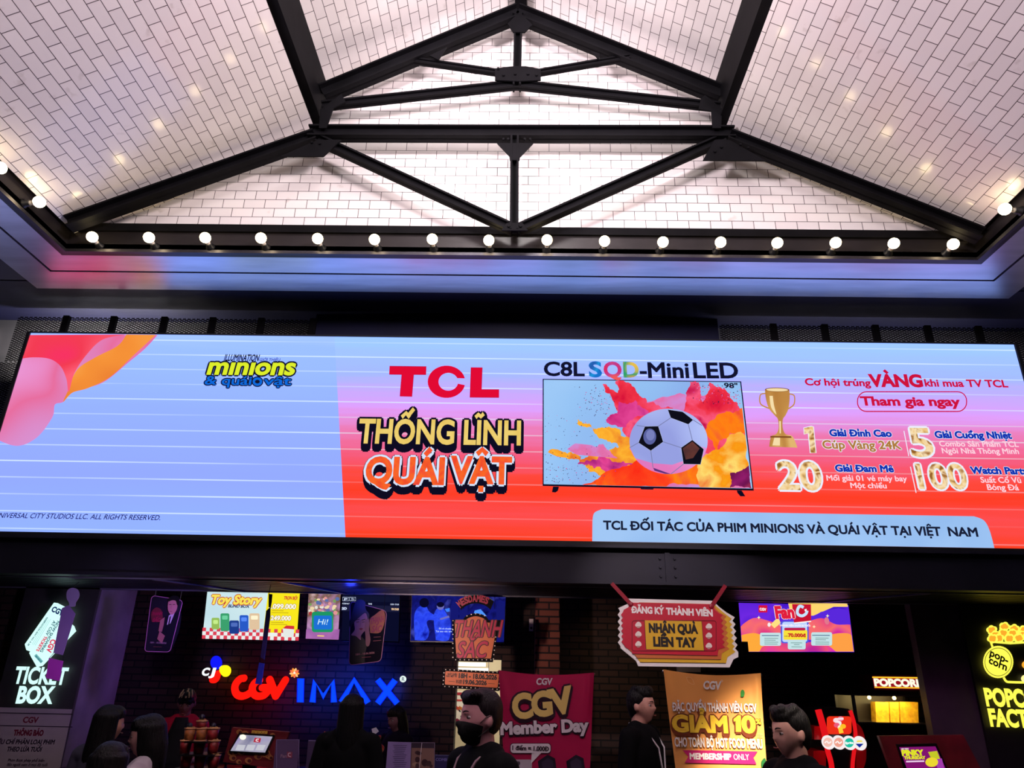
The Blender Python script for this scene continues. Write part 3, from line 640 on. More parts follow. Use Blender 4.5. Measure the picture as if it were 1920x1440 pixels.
blob([(1400, 960), (1530, 900), (1552, 1068), (1400, 1060)], E2('powder_plum', [(150, 30, 110), (110, 20, 80), (190, 60, 90)], 4), 3.7, .12)
blob([(1240, 700), (1330, 560), (1500, 520), (1520, 700), (1400, 690), (1300, 820)], PF, 3.3, .16)
DOT = E((70, 30, 70))
for _ in range(260):
    x = 150+abs(rnd.gauss(0, 220)); y = rnd.choice((rnd.uniform(900, 1030), rnd.uniform(560, 1030), rnd.gauss(500, 60)))
    if y < 560: x = rnd.gauss(500, 60)
    if x > 640 or y < 345: continue
    s_ = rnd.uniform(1.5, 5); tvp.poly(z6((x-s_, y), (x, y-s_*.8), (x+s_, y), (x, y+s_*.7)), rnd.choice((DOT, DOT, PM, E((60, 60, 120)))), 3.9)
for _ in range(150):
    x = rnd.uniform(1150, 1470); y = rnd.uniform(350, 480)+(x-1150)*.1; s_ = rnd.uniform(1.5, 6); tvp.poly(z6((x-s_, y), (x, y-s_*.8), (x+s_, y), (x, y+s_*.7)), rnd.choice((PM, PP, PR_, DOT)), 3.9)
tvp.text('98"', z6(1362, 385), z6(1450, 388), 8.8, DK, 4, .03)
for pts in ([(150, 1050), (195, 1050), (230, 1050)],): pass
tvp.poly(z6((205, 1052), (245, 1053), (238, 1080), (222, 1092), (198, 1090)), INK, 2); tvp.poly(z6((1445, 1078), (1478, 1079), (1503, 1118), (1470, 1118), (1450, 1095)), INK, 2); tvp.poly(z6((795, 1063), (885, 1065), (880, 1073), (800, 1071)), DK, 2)
tvo = tvp.build('television_picture', led)
b = B(); cx, cy, rx, ry = 985, 747, 264, 221
b.ell(z6(cx, cy), rx*.27778, ry*.27778, E2('ball_white', [(150, 160, 226), (176, 190, 246), (206, 214, 252)], 1.8, detail=0), 4.5, n=56)
b.poly(z6(*[(cx+rx*math.cos(R(a))*k, cy+ry*math.sin(R(a))*k) for a, k in [(i*6, 1) for i in range(2, 29)]]+[(760, 860), (880, 895), (1010, 905), (1110, 870), (1200, 780)]), E2('ball_pink_glow', [(226, 120, 190), (240, 150, 210), (214, 140, 220)], 2, detail=0), 4.7)
SEAM = E((120, 126, 170)); BP = E((14, 14, 26)); BG = E((90, 98, 160))
p1 = [(825, 647), (915, 645), (948, 750), (865, 810), (782, 756)]; p2 = [(980, 533), (1080, 548), (1150, 602), (1118, 632), (1000, 588)]; p3 = [(1070, 790), (1145, 738), (1222, 800), (1200, 902), (1086, 900)]
for p in (p1, p2, p3): b.poly(z6(*p), BP, 5.2); b.stroke(z6(*p), 1.4, E((190, 200, 240)), 5, True)
b.ell(z6(858, 715), 12, 15, BG, 5.4); b.ell(z6(862, 705), 8, 10, E((120, 128, 190)), 5.6)
b.poly(z6((1080, 795), (1145, 748), (1195, 795), (1150, 860), (1100, 870)), E2('ball_brown_glow', [(60, 40, 46), (110, 60, 50)], 6), 5.5)
b.poly(z6((880, 925), (1000, 968), (960, 966), (890, 945)), E((90, 50, 120)), 5.2)
for s_ in ([(915, 645), (1000, 588)], [(948, 750), (1070, 790)], [(865, 810), (880, 925)], [(782, 756), (722, 790)], [(825, 647), (770, 640)], [(1118, 632), (1145, 738)], [(1086, 900), (1000, 968)], [(1150, 602), (1210, 640)]): b.stroke(z6(*s_), 1.3, SEAM, 5.1)
b.build('football_picture', tvo)
# plain gold cup
z7 = zoom(1400, 620, .30552); b = B(); G1 = E2('cup_gold', [(176, 118, 54), (206, 154, 82), (226, 182, 112)], 4, 1, (2, 1, .5), 0); G2 = E((246, 222, 170)); G3 = E((128, 76, 34))
cupl = [(112, 360), (118, 420), (138, 480), (172, 520), (192, 545), (196, 600), (180, 635), (150, 650), (138, 712)]; cupr = [(312, 718), (282, 650), (240, 635), (222, 600), (222, 545), (238, 520), (256, 480), (264, 420), (262, 364)]
b.poly(z7(*arc(cupl, 5), *arc(cupr, 5)), G1, 2); b.ell(z7(187, 362), 22.8, 4, G3, 3, 1); b.ell(z7(187, 363), 20.5, 3, G2, 3.2, 1)
for pts in ([(116, 385), (84, 395), (86, 450), (140, 478)], [(263, 388), (292, 400), (290, 452), (254, 480)]): b.stroke(z7(*arc(pts, 6)), 2.4, E((196, 140, 70)), 1.8)
b.poly(z7(*arc([(140, 400), (150, 470), (182, 515), (168, 460), (160, 400)], 4)), G2, 3); b.poly(z7((200, 555), (210, 555), (210, 630), (202, 630)), G2, 3); b.poly(z7((170, 655), (205, 655), (204, 705), (158, 704)), G2, 3); b.poly(z7((146, 646), (272, 648), (276, 658), (144, 656)), G3, 3.4)
b.build('trophy_picture', led)
# prize lettering
b = B(); RD = E((206, 18, 60)); BL = E((14, 52, 178)); WH = E((236, 240, 255)); PK = E((255, 214, 226)); TAN = E((176, 122, 58)); GN = E2('number_gold', [(150, 98, 40), (236, 196, 128), (250, 226, 180), (170, 116, 58)], 14, 1, (1, 1, 1), 1)
b.text('Cơ hội trúng', z7(362, 334), z7(762, 340), 12.3, RD, 2, .034); b.text('VÀNG', z7(764, 341), z7(1080, 343), 21, RD, 2, .05); b.text('khi mua TV TCL', z7(1098, 341), z7(1605, 347), 12.6, RD, 2, .034)
b.stroke(rrect(1607.8, 734.5, 1812.4, 771.5, 17), 2, RD, 2, True)
b.text('Tham gia ngay', z7(706, 457), z7(1310, 461), 15.5, RD, 2, .04)
b.poly(z7((352, 598), (398, 588), (408, 590), (424, 750), (392, 750), (380, 630), (354, 634)), GN, 3); b.stroke(z7((352, 598), (398, 588), (408, 590), (424, 750), (392, 750), (380, 630), (354, 634)), 3, WH, 2.8, True)
for s_, a, c, h in (('5', (1022, 768), (1150, 770), 50), ('20', (206, 972), (464, 976), 50), ('100', (1066, 968), (1360, 970), 44)): b.outlined(s_, z7(*a), z7(*c), h, GN, WH, 2, .02, .07)
for s_, a, c in (('Giải Đỉnh Cao', (513, 646), (890, 650)), ('Giải Cuồng Nhiệt', (1160, 657), (1628, 662)), ('Giải Đam Mê', (548, 863), (902, 867)), ('Watch Party', (1380, 876), (1730, 881))): b.outlined(s_, z7(*a), z7(*c), 11.8, BL, WH, 2, .05, .10)
b.outlined('Cúp Vàng 24K', z7(470, 722), z7(950, 727), 14.5, TAN, WH, 2, .03, .085)
for s_, a, c, h in (('Combo Sản Phẩm TCL', (1186, 709), (1670, 713), 9.6), ('Ngôi Nhà Thông Minh', (1202, 752), (1672, 756), 9.6), ('Mỗi giải 01 vé máy bay', (493, 919), (985, 924), 9.6), ('Một chiều', (640, 965), (860, 967), 9.6), ('Suất Cổ Vũ', (1440, 932), (1686, 934), 10), ('Bóng Đá', (1480, 977), (1672, 979), 10)): b.text(s_, z7(*a), z7(*c), h, PK, 2, .022)
b.stroke(z7((965, 615), (995, 770)), 1.6, WH, 2); b.stroke(z7((1005, 835), (1040, 995)), 1.6, WH, 2)
b.build('prize_lettering', led)
b = B(); zz = [(1110.5, 1017), (1110.8, 978)]+arc([(1110.8, 978), (1114, 962), (1128, 955)], 6)+arc([(1128, 955), (1480, 962), (1826, 968)], 3)+arc([(1826, 968), (1845, 976), (1856, 996), (1865, 1030)], 6)
z0p = [P(x, y, Y=YS-.0022) for x, y in zz]
for p in z0p: p.z = max(p.z, SZ0+.002)
b.add(z0p, [tuple(range(len(zz)))], E2('banner_pale_blue', [(150, 190, 240), (162, 200, 246)], 2, detail=1))
b.text('TCL ĐỐI TÁC CỦA PHIM MINIONS VÀ QUÁI VẬT TẠI VIỆT', (1132, 992.3), (1765, 1004.3), 15.5, E((24, 30, 54)), 3, .035); b.text('NAM', (1780, 1004.6), (1834, 1005.8), 15.5, E((24, 30, 54)), 3, .035)
b.build('partner_banner', led)
# ================================================================== signs, screens and banners round the counters
zA = zoom(0, 1020, .29176); zB = zoom(340, 1080, 1/6); zC = zoom(620, 1080, .1875); zD = zoom(900, 1090, .28125); zE = zoom(1360, 1100, .23603); zF = zoom(1580, 1100, .23611); zG = zoom(600, 1230, .19792); zH = zoom(230, 1230, .21354)
def board(root, Y, name, lay=.0025):
    b = MB(Y, lay); b.done = lambda **k: b.build(name, root, **k); return b
def at(px, py, Y): return tuple(P(px, py, Y=Y))

# ---- lit ticket counter sign on the left wall
Y = 6.89; t = thing('ticket_counter_sign', 'lit sign with two tickets and large white letters on the left sign wall', 'sign', at(70, 1320, Y))
ICE = E((206, 252, 244), 1.15); TINK = E((20, 84, 110)); TRED = E((226, 60, 100))
b = board(t, Y, 'ticket_graphic')
b.slab(zA((405, 470), (478, 528), (490, 560), (275, 783), (245, 790), (206, 722), (196, 700)), -.02, ICE); b.build('ticket_graphic', t)
b = MB(Y-.025); b.slab(zA((355, 378), (372, 380), (470, 430), (468, 446), (298, 738), (270, 716), (178, 682), (168, 645)), -.02, ICE); b.build('ticket_graphic', t)
b = MB(Y-.047)
b.text('CGV', zA(328, 430), zA(396, 462), 10, E((16, 40, 96)), 1, .05); b.text('NOW SHOWING', zA(368, 494), zA(256, 690), 5, TINK, 1, .03); b.text('AT CGV', zA(344, 492), zA(292, 582), 5, TINK, 1, .03)
b.text('TICKETS', zA(288, 590), zA(232, 684), 5, TRED, 1, .05); b.text('RESERVATION SEAT NO. A 38', zA(300, 470), zA(176, 650), 2.6, TINK, 1, .03); b.text('CGV', zA(330, 612), zA(296, 690), 9, TRED, 1, .05)
for k in range(3): b.stroke(zA((326-k*13, 482+k*2), (226-k*10, 652-k*3)), .7, E((150, 200, 206)), 1)
b.stroke(zA((226, 712), (270, 760)), 6, E((120, 190, 190)), .2); b.text('BENVENUTI', zA(226, 722), zA(262, 764), 3, TINK, 1, .03); b.build('ticket_lettering', t)
b = MB(Y-.03); b.text('TICKET', (24.5, 1280.6), (121.5, 1283), 29, ICE, 0, .035); b.text('BOX', (30.5, 1317.4), (95, 1318), 28.5, ICE, 0, .045); b.build('lit_lettering', t)
# ---- notice poster under it
Y = 6.88; t = thing('notice_poster', 'pale grey film classification notice on the wall under the lit ticket sign', 'poster', at(50, 1440, Y))
b = MB(Y); q = [(-60, 1324.5), (135.5, 1330), (111, 1450), (-90, 1450)]; b.slab(q, -.006, PR((172, 160, 160))); b.build('sheet', t)
b = MB(Y-.006); PD = PR((42, 34, 44)); PRD = PR((130, 44, 60))
for y in (1088, 1170): b.stroke(zA((-40, y-4), (465, y+6)), 1.6, PD, 1)
b.text('CGV', zA(146, 1147), zA(240, 1149), 10, PRD, 1, .04); b.text('THÔNG BÁO', zA(86, 1229), zA(274, 1231), 9.5, PRD, 1, .06); b.text('TIÊU CHÍ PHÂN LOẠI PHIM', zA(-42, 1285), zA(346, 1287), 8, PD, 1, .03, .1)
b.text('THEO LỨA TUỔI', zA(42, 1332), zA(262, 1334), 8, PD, 1, .03, .1); b.text('Phim được phép phổ biến', zA(50, 1398), zA(282, 1400), 5, PD, 1, .02, .1); b.text('đến người xem ở mọi độ tuổi', zA(42, 1426), zA(302, 1428), 5, PD, 1, .02, .1); b.build('lettering', t)

# ---- wobbling paper mobiles hung from the canopy
def mobile(name, label, Y, bulb, strip, tab, cols, cord):
    t = thing(name, label, 'hanging decoration', at(*strip[0], Y)); b = MB(Y); b.slab(bulb, -.008, cols[0]); b.build('bulb_cutout', t)
    b = MB(Y); b.slab(strip, -.008, cols[1]); b.build('strip', t); b = MB(Y); b.slab(tab, -.008, cols[2]); b.build('tab', t)
    b = MB(Y); top = P(*cord, Y=Y); top.z = 2.44; b.tube([P(*bulb[0], Y=Y), top], .003, STEEL, 6); b.build('cord', t)
    for k in (-2, -1): b = MB(Y); b.tube([P(*strip[k], Y=Y), P(*tab[1 if k == -2 else 0], Y=Y)], .002, STEEL, 5); b.build('wire', t)
bulb = arc(zA((470, 281), (500, 292), (512, 322), (505, 350), (488, 378), (484, 400), (452, 402), (446, 378), (432, 350), (432, 312), (446, 290), (470, 281)), 4)[:-1]
mobile('paper_mobile', 'pale lilac paper mobile with bulb cutout hanging in front of the ticket sign', 6.35, bulb, zA((402, 412), (445, 394), (486, 448), (405, 714), (346, 700)), zA((318, 732), (408, 752), (384, 880), (298, 862)), (PR((190, 170, 226)), PR((168, 134, 214)), PR((214, 70, 230))), (147, 1095))
e = [(x, y) for x, y in zB((985, 202), (1026, 206), (1018, 290), (1006, 360), (985, 350))]
mobile('paper_mobile', 'dark blue edge-on paper mobile hanging in front of the toy advertisement screen', 6.3, e, zB((958, 392), (1004, 350), (1002, 460), (938, 940), (894, 914)), zB((878, 974), (938, 985), (904, 1222), (834, 1212)), (PR((30, 28, 60)), PR((56, 46, 130)), PR((50, 60, 235))), (507, 1100))

# ---- menu screens behind the counter
def tv(name, label, Y, quad, picture, depth=.05):
    """wall screen: black casing behind the lit picture outline quad (tl, tr, br, bl)"""
    t = thing(name, label, 'screen', at((quad[0][0]+quad[2][0])/2, quad[2][1], Y)); c = MB(Y+.004); cx = sum(p[0] for p in quad)/4; cy = sum(p[1] for p in quad)/4
    c.slab([(cx+(x-cx)*1.008, cy+(y-cy)*1.04) for x, y in quad], depth, PLASTIC); c.build('casing', t)
    k = MB(); g = P(cx, cy, Y=Y+.08); k.span((g.x-.03, Y+.05, g.z-.1), (g.x+.03, Y+.09, 5.02), PLASTIC); k.span((g.x-.1, Y+.045, g.z-.12), (g.x+.1, Y+.07, g.z+.1), PLASTIC); k.build('ceiling_mount', t)
    b = MB(Y, .0015); picture(b, quad); b.build('display', t); return t
YT2 = 7.7
def pic_toy(b, q):
    b.poly([q[0], (504, q[0][1]), (492, q[2][1]), q[3]], E2('toy_advert_sky', [(196, 226, 234), (214, 238, 240)], 2, detail=0), 0)
    b.poly([(504, q[0][1]), q[1], q[2], (492, q[2][1])], E((250, 232, 30)), 0)
    for r in range(3):
        for k in range(27):
            y0, y1 = 580+r*42, 622+r*42; sk = lambda x, y: zB(x-(y-200)*.06, y+x*.02-5)
            x0 = 262+k*40.3
            if k % 2 == r % 2 and not (19 <= k <= 19): b.poly([sk(x0, y0), sk(x0+40, y0), sk(x0+40, y1-1), sk(x0, y1-1)], E((222, 64, 84)), .6)
            elif r: b.poly([sk(x0, y0), sk(x0+40, y0), sk(x0+40, y1-1), sk(x0, y1-1)], E((236, 240, 240)), .6)
    b.outlined('Toy Story', zB(322, 312), zB(884, 318), 16, E((250, 226, 90)), E((196, 44, 40)), 1.5, .05, .11, .15); b.text('BLIND BOX', zB(526, 352), zB(760, 358), 5.2, E((24, 40, 96)), 1.5, .04, .15)
    for x0, x1, y0, y1, c in ((340, 430, 470, 600, (150, 190, 90)), (440, 540, 420, 620, (60, 160, 110)), (540, 650, 500, 650, (30, 60, 140)), (655, 755, 440, 625, (40, 90, 200)), (765, 880, 420, 605, (226, 196, 160))):
        b.poly(zB(*rrect(x0, y0, x1, y1, 18)), E(c), 1.2); b.poly(zB(*rrect(x0+18, y0+25, x1-18, y0+70, 12)), E(tuple(min(255, v+50) for v in c)), 1.8)
    b.text('TRỌN BỘ!', zB(1150, 262), zB(1300, 266), 5.5, E((214, 60, 50)), 1.5, .05, .15); b.outlined('1.099.000', zB(985, 366), zB(1284, 370), 8.5, E((255, 250, 240)), E((150, 110, 30)), 1.5, .04, .09)
    b.outlined('249.000', zB(1004, 496), zB(1228, 500), 8, E((255, 250, 240)), E((150, 110, 30)), 1.5, .04, .09)
    for k, (x0, x1, y) in enumerate(((1022, 1150, 388), (1015, 1205, 412), (1010, 1150, 522), (1005, 1190, 544))): b.stroke(zB((x0, y), (x1, y+3)), .9, E((170, 130, 30)), 1.5)
    b.poly(zB((1142, 590), (1270, 600), (1262, 690), (1150, 690)), E((230, 234, 230)), 1.6); b.poly(zB((1142, 590), (1180, 556), (1270, 562), (1270, 600)), E((214, 50, 60)), 1.7)
tv('menu_screen', 'lit toy advertisement screen in pale blue and yellow over the left counter', YT2, [(390, 1098), (563.2, 1098), (556.3, 1200), (379.5, 1195.3)], pic_toy)
def pic_frog(b, q):
    b.poly(q, E2('film_poster_background', [(90, 70, 110), (190, 140, 190), (120, 90, 70), (226, 190, 196)], 5), 0)
    b.poly(zB((1405, 600), (1780, 600), (1770, 716), (1398, 705)), E2('film_poster_floor', [(150, 90, 160), (190, 120, 190)], 4), .5)
    rn = random.Random(3)
    for _ in range(40):
        x, y = rn.uniform(1440, 1770), rn.uniform(250, 440); b.ell(zB(x, y), rn.uniform(2, 4.5), rn.uniform(2, 4), E(rn.choice(((226, 150, 150), (240, 214, 170), (90, 110, 170), (170, 60, 60), (120, 160, 90), (230, 230, 220)))), .6+rn.random()*.3, n=10)
    b.poly(zB(*rrect(1468, 400, 1708, 632, 30)), E((30, 150, 100)), 1.2); b.poly(zB(*rrect(1490, 445, 1692, 602, 16)), E((30, 112, 214)), 1.8)
    b.text('Hi!', zB(1532, 545), zB(1640, 547), 10, E((220, 250, 255)), 2.4, .0, .15); b.stroke(zB((1530, 672), (1606, 676)), 2, E((250, 214, 110)), 1.5)
tv('poster_screen', 'lit film poster screen with a green and blue tablet, middle of the screens', YT2, [(579.5, 1100), (639.6, 1100), (633.6, 1199.5), (574, 1197.5)], pic_frog)
def pic_times(b, q):
    b.poly(q, E((10, 12, 40)), 0); b.poly(zC((112, 290), (690, 300), (684, 360), (108, 350)), E((26, 28, 58)), .5); b.poly(zC((118, 195), (690, 205), (690, 262), (116, 256)), E((16, 20, 48)), .5)
    W_ = E((214, 226, 255))
    for x0, x1, s in ((120, 182, 'P'), (190, 250, 'T13')): b.stroke(zC((x0, 212), (x1, 213), (x1, 248), (x0, 247)), .7, W_, 1, True); b.text(s, zC(x0+16, 241), zC(x1-16, 242), 3.4, W_, 1, .04)
    b.text('FORMAT', zC(116, 282), zC(188, 284), 2.6, W_, 1, .02); b.text('TIME', zC(374, 286), zC(412, 287), 2.6, W_, 1, .02); b.text('SUB / DUB', zC(598, 290), zC(682, 292), 2.6, W_, 1, .02)
    b.text('2D', zC(112, 335), zC(158, 336), 4, W_, 1, .06); b.text('10:50 - 22', zC(300, 340), zC(440, 342), 4.6, W_, 1, .06); b.text('VN DUB', zC(606, 340), zC(680, 342), 3.4, E((255, 214, 170)), 1, .05)
tv('showtimes_screen', 'dark showtimes screen half hidden behind the poster of a woman', YT2, [(644, 1100), (750, 1100), (747, 1203), (640, 1200)], pic_times)
def pic_blue(b, q):
    b.poly(q, E2('blue_film_still', [(6, 8, 60), (20, 24, 120), (14, 16, 90), (60, 66, 170)], 6), 0)
    CB = E2('blue_coats', [(20, 40, 220), (50, 80, 250), (14, 24, 160)], 8); D = E((8, 8, 40)); S = E((110, 110, 190))
    b.poly(zC(*arc([(840, 620), (835, 400), (880, 310), (950, 300), (990, 360), (1090, 420), (1090, 450), (990, 440), (960, 470), (985, 560), (950, 640), (840, 640)], 4)), CB, .6); b.ell(zC(935, 268), 9, 9, D, .9, n=16)
    b.poly(zC(*arc([(1050, 620), (1030, 420), (1060, 330), (1120, 320), (1160, 380), (1200, 460), (1180, 640), (1050, 640)], 4)), CB, .6); b.ell(zC(1098, 300), 7, 7.5, S, .9, n=16); b.ell(zC(1098, 286), 7, 5, D, 1, n=16)
    b.poly(zC((1140, 330), (1190, 320), (1190, 355), (1160, 360)), E((60, 130, 255)), 1); b.poly(zC((1440, 345), (1500, 332), (1560, 400), (1420, 420)), E((80, 150, 255)), 1)
    b.poly(zC((1090, 425), (1180, 395), (1190, 415), (1100, 440)), S, 1)
    for x in (1240, 1330, 1700): b.poly(zC((x-50, 640), (x-40, 300), (x, 240), (x+40, 300), (x+30, 640)), E((20, 24, 110)), .5)
    b.text('Đã có chuyện gì xảy ra', zC(1082, 532), zC(1290, 535), 2.8, E((190, 210, 255)), 1.2, .02); b.text('Tại sao các em ở đây', zC(1050, 560), zC(1280, 563), 2.8, E((190, 210, 255)), 1.2, .02)
tv('film_screen', 'blue film still screen with two people in blue coats behind the hanging title signs', YT2, [(773, 1100), (949, 1100), (944.5, 1204), (769.5, 1201.5)], pic_blue)
Y = 7.2
def pic_fan(b, q):
    b.poly(q, E2('promo_violet', [(60, 20, 200), (110, 40, 226), (80, 30, 210)], 3, detail=0), 0)
    def cl(pts): return [(min(max(x, q[0][0]+1+(y-q[0][1])*.066), q[1][0]-1+(y-q[1][1])*.128), min(max(y, q[0][1]+1), q[2][1]-1)) for x, y in pts]
    b.poly(cl(zE((500, 100), (1000, 100), (1000, 160), (860, 160), (700, 230), (520, 230))), E((255, 214, 110)), .3); b.poly(cl(zE((640, 270), (760, 200), (900, 170), (1000, 190), (1020, 320), (640, 330))), E((90, 40, 220)), .4)
    b.poly(cl(zE(*arc([(100, 330), (220, 250), (340, 270), (420, 300), (520, 330), (520, 420), (100, 420)], 5))), E2('promo_pink', [(226, 60, 130), (250, 110, 110), (214, 40, 160)], 4, detail=0), .5)
    b.poly(cl(zE(*arc([(600, 300), (760, 250), (880, 300), (1020, 310), (1030, 420), (600, 420)], 5))), E2('promo_pink', [(0, 0, 0)]), .5)
    b.poly(cl(zE(*arc([(100, 390), (240, 370), (340, 430), (300, 530), (100, 530)], 5))), E((255, 170, 60)), .7); b.poly(cl(zE(*arc([(760, 400), (900, 370), (1010, 390), (1040, 530), (860, 530)], 5))), E((255, 160, 70)), .7)
    b.poly(cl(zE(*arc([(290, 480), (420, 430), (560, 450), (760, 440), (880, 520), (860, 540), (270, 540)], 5))), E2('promo_magenta', [(190, 40, 150), (240, 80, 120), (226, 50, 180)], 4, detail=0), .9)
    b.poly(zE((360, 300), (420, 240), (440, 290), (390, 330)), E((255, 226, 130)), 1)
    b.poly(zE(*rrect(440, 270, 662, 450, 24)), E((80, 90, 220)), 1.2); b.poly(zE(*rrect(452, 280, 650, 440, 18)), E((190, 214, 255)), 1.4); b.poly(zE(*rrect(462, 345, 652, 422, 10)), E((250, 226, 60)), 1.8); b.poly(zE(*rrect(468, 326, 636, 348, 10)), E((190, 30, 80)), 2)
    b.text('70.000đ', zE(502, 398), zE(640, 400), 6, E((200, 40, 40)), 2.5, .06); b.text('ƯU ĐÃI', zE(470, 398), zE(496, 398), 2.2, E((120, 40, 40)), 2.5, .03); b.text('THÀNH VIÊN DƯỚI 22 TUỔI', zE(432, 314), zE(674, 316), 2.8, E((250, 240, 255)), 2.5, .06)
    b.poly(zE((530, 138), (680, 140), (682, 270), (545, 285)), E((200, 20, 50)), 2); b.poly(zE((545, 285), (682, 270), (680, 280), (548, 294)), E((255, 250, 245)), 1.9)
    b.stroke(zE(*arc([(622, 165), (590, 155), (572, 190), (578, 220), (610, 232), (640, 215), (650, 190)], 4)), 5.4, E((200, 230, 255)), 2.6); b.poly(zE((628, 180), (646, 176), (644, 192), (632, 196)), E((255, 255, 255)), 2.7)
    b.outlined('Fan', zE(408, 250), zE(548, 246), 21, E((226, 30, 60)), E((250, 235, 240)), 2.2, .06, .09)
    for pts in (rrect(275, 366, 442, 470, 14), rrect(682, 362, 848, 468, 14), rrect(496, 426, 638, 498, 14)): b.poly(zE(*pts), E((196, 228, 232)), 2)
    for x0, x1, y in ((290, 425, 388), (690, 830, 386)): b.stroke(zE((x0, y), (x1, y+1)), 1.4, E((60, 90, 130)), 2.4)
    for x0, x1, y in ((310, 420, 410), (310, 400, 424), (310, 420, 440), (310, 415, 455), (715, 820, 408), (715, 800, 422), (715, 825, 440), (715, 825, 455), (520, 610, 446), (545, 590, 460), (525, 610, 478)): b.stroke(zE((x0, y), (x1, y+1)), 1, E((90, 130, 120)), 2.4)
    b.poly(zE(*rrect(264, 148, 334, 205, 5)), E((214, 20, 60)), 2); b.text('CGV', zE(274, 188), zE(324, 191), 4.5, E((255, 255, 255)), 2.5, .05)
    b.ell(zE(806, 272), 4.5, 7, E((226, 120, 140)), 2, -10, 16); b.ell(zE(348, 302), 3, 4, E((250, 240, 240)), 2, 0, 12)
    for x, y in ((266, 245), (812, 232), (705, 318)): b.poly(zE((x, y-14), (x+4, y-4), (x+14, y), (x+4, y+4), (x, y+14), (x-4, y+4), (x-14, y), (x-4, y-4)), E((255, 245, 190)), 2)
tv('promo_screen', 'colourful lit membership promotion screen to the right of the hanging ticket sign', Y, [(1384.9, 1130.3), (1590.6, 1134.3), (1601.8, 1222.8), (1391.8, 1222)], pic_fan)
m = MB(); c = P(1396, 1216, Y=7.168); m.box(c, (.055, .06, .12), PLASTIC); m.cone((c.x, c.y-.03, c.z+.02), (c.x, c.y-.045, c.z+.02), .014, .012, CHROME, 12); tag(m.build('camera_box'), 'small black device box at the lower left corner of the promotion screen', 'device')
# ---- framed film posters hanging from the canopy
def film_poster(label, Y, quad, draw):
    t = thing('hanging_film_poster', label, 'poster', at(quad[3][0], quad[3][1], Y)); pts = rquad(quad, .14)
    b = MB(Y); b.slab(pts, .012, PR((18, 14, 26), 35)); b.build('sheet', t)
    b = MB(Y); b.stroke(pts, 1.1, PR((210, 130, 170)), 1, True); b.build('edge_trim', t)
    b = MB(Y, .002); draw(b); b.build('printed_picture', t)
    for k in (0, 1): c = MB(); a = P(quad[k][0]+(6 if k == 0 else -6), quad[k][1]+2, Y=Y); c.tube([a, (a.x, a.y, 2.44)], .002, STEEL, 5); c.build('cord', t)
    return t
SK = PR((176, 112, 104)); SK2 = PR((206, 140, 128)); HR = PR((10, 9, 12)); SUIT = PR((12, 12, 26)); POR = PR((232, 124, 70)); PMG = PR((176, 30, 72)); PMG2 = PR((206, 36, 84)); PW = PR((214, 200, 204))
def d1(b):
    b.poly(zA(*arc([(1000, 690), (1020, 600), (1030, 520), (1060, 470), (1100, 450), (1140, 440), (1165, 450), (1150, 560), (1100, 690)], 4)), SUIT, 1)
    b.poly(zA((1040, 640), (1010, 610), (1025, 560), (1060, 590)), SK, 2); b.poly(zA((1018, 560), (1030, 490), (1058, 470), (1052, 520), (1040, 565)), SK, 2)
    b.poly(zA((1072, 520), (1085, 460), (1125, 430), (1120, 450), (1095, 510)), PW, 2); b.poly(zA((1090, 470), (1100, 460), (1090, 510), (1080, 525)), HR, 3)
    b.poly(zA(*arc([(1078, 400), (1086, 362), (1120, 345), (1140, 370), (1136, 420), (1112, 452), (1092, 448), (1080, 425), (1078, 400)], 4)), SK2, 3); b.poly(zA(*arc([(1084, 372), (1090, 345), (1120, 330), (1152, 345), (1148, 400), (1138, 390), (1130, 365), (1104, 362), (1084, 372)], 4)), HR, 4)
    for x in (1094, 1118): b.stroke(zA((x-7, 390), (x+7, 388)), .8, HR, 5)
    b.stroke(zA((1090, 432), (1106, 434)), .7, PR((120, 50, 50)), 5); b.stroke(zA((1102, 395), (1098, 414)), .6, SK, 5)
    b.poly(zA(*arc([(975, 500), (972, 440), (1005, 408), (1040, 430), (1040, 495), (975, 500)], 4)), PR((120, 40, 50)), 1.5); b.text('THANH', zA(975, 458), zA(1038, 455), 5, PMG, 2.5, .05, .2); b.text('SẮC', zA(980, 500), zA(1026, 498), 6, PMG, 2.5, .05, .2)
    b.text('18H - 18.06.2026', zA(965, 638), zA(1068, 642), 3, PR((150, 120, 130)), 2.5, .03); b.stroke(zA((985, 660), (1040, 662)), 1, PR((110, 60, 60)), 2)
film_poster('dark hanging film poster of a man in a suit, beside the left column', 6.75, [zA(975, 330), zA(1176, 362), zA(1092, 694), zA(929, 690)], d1)
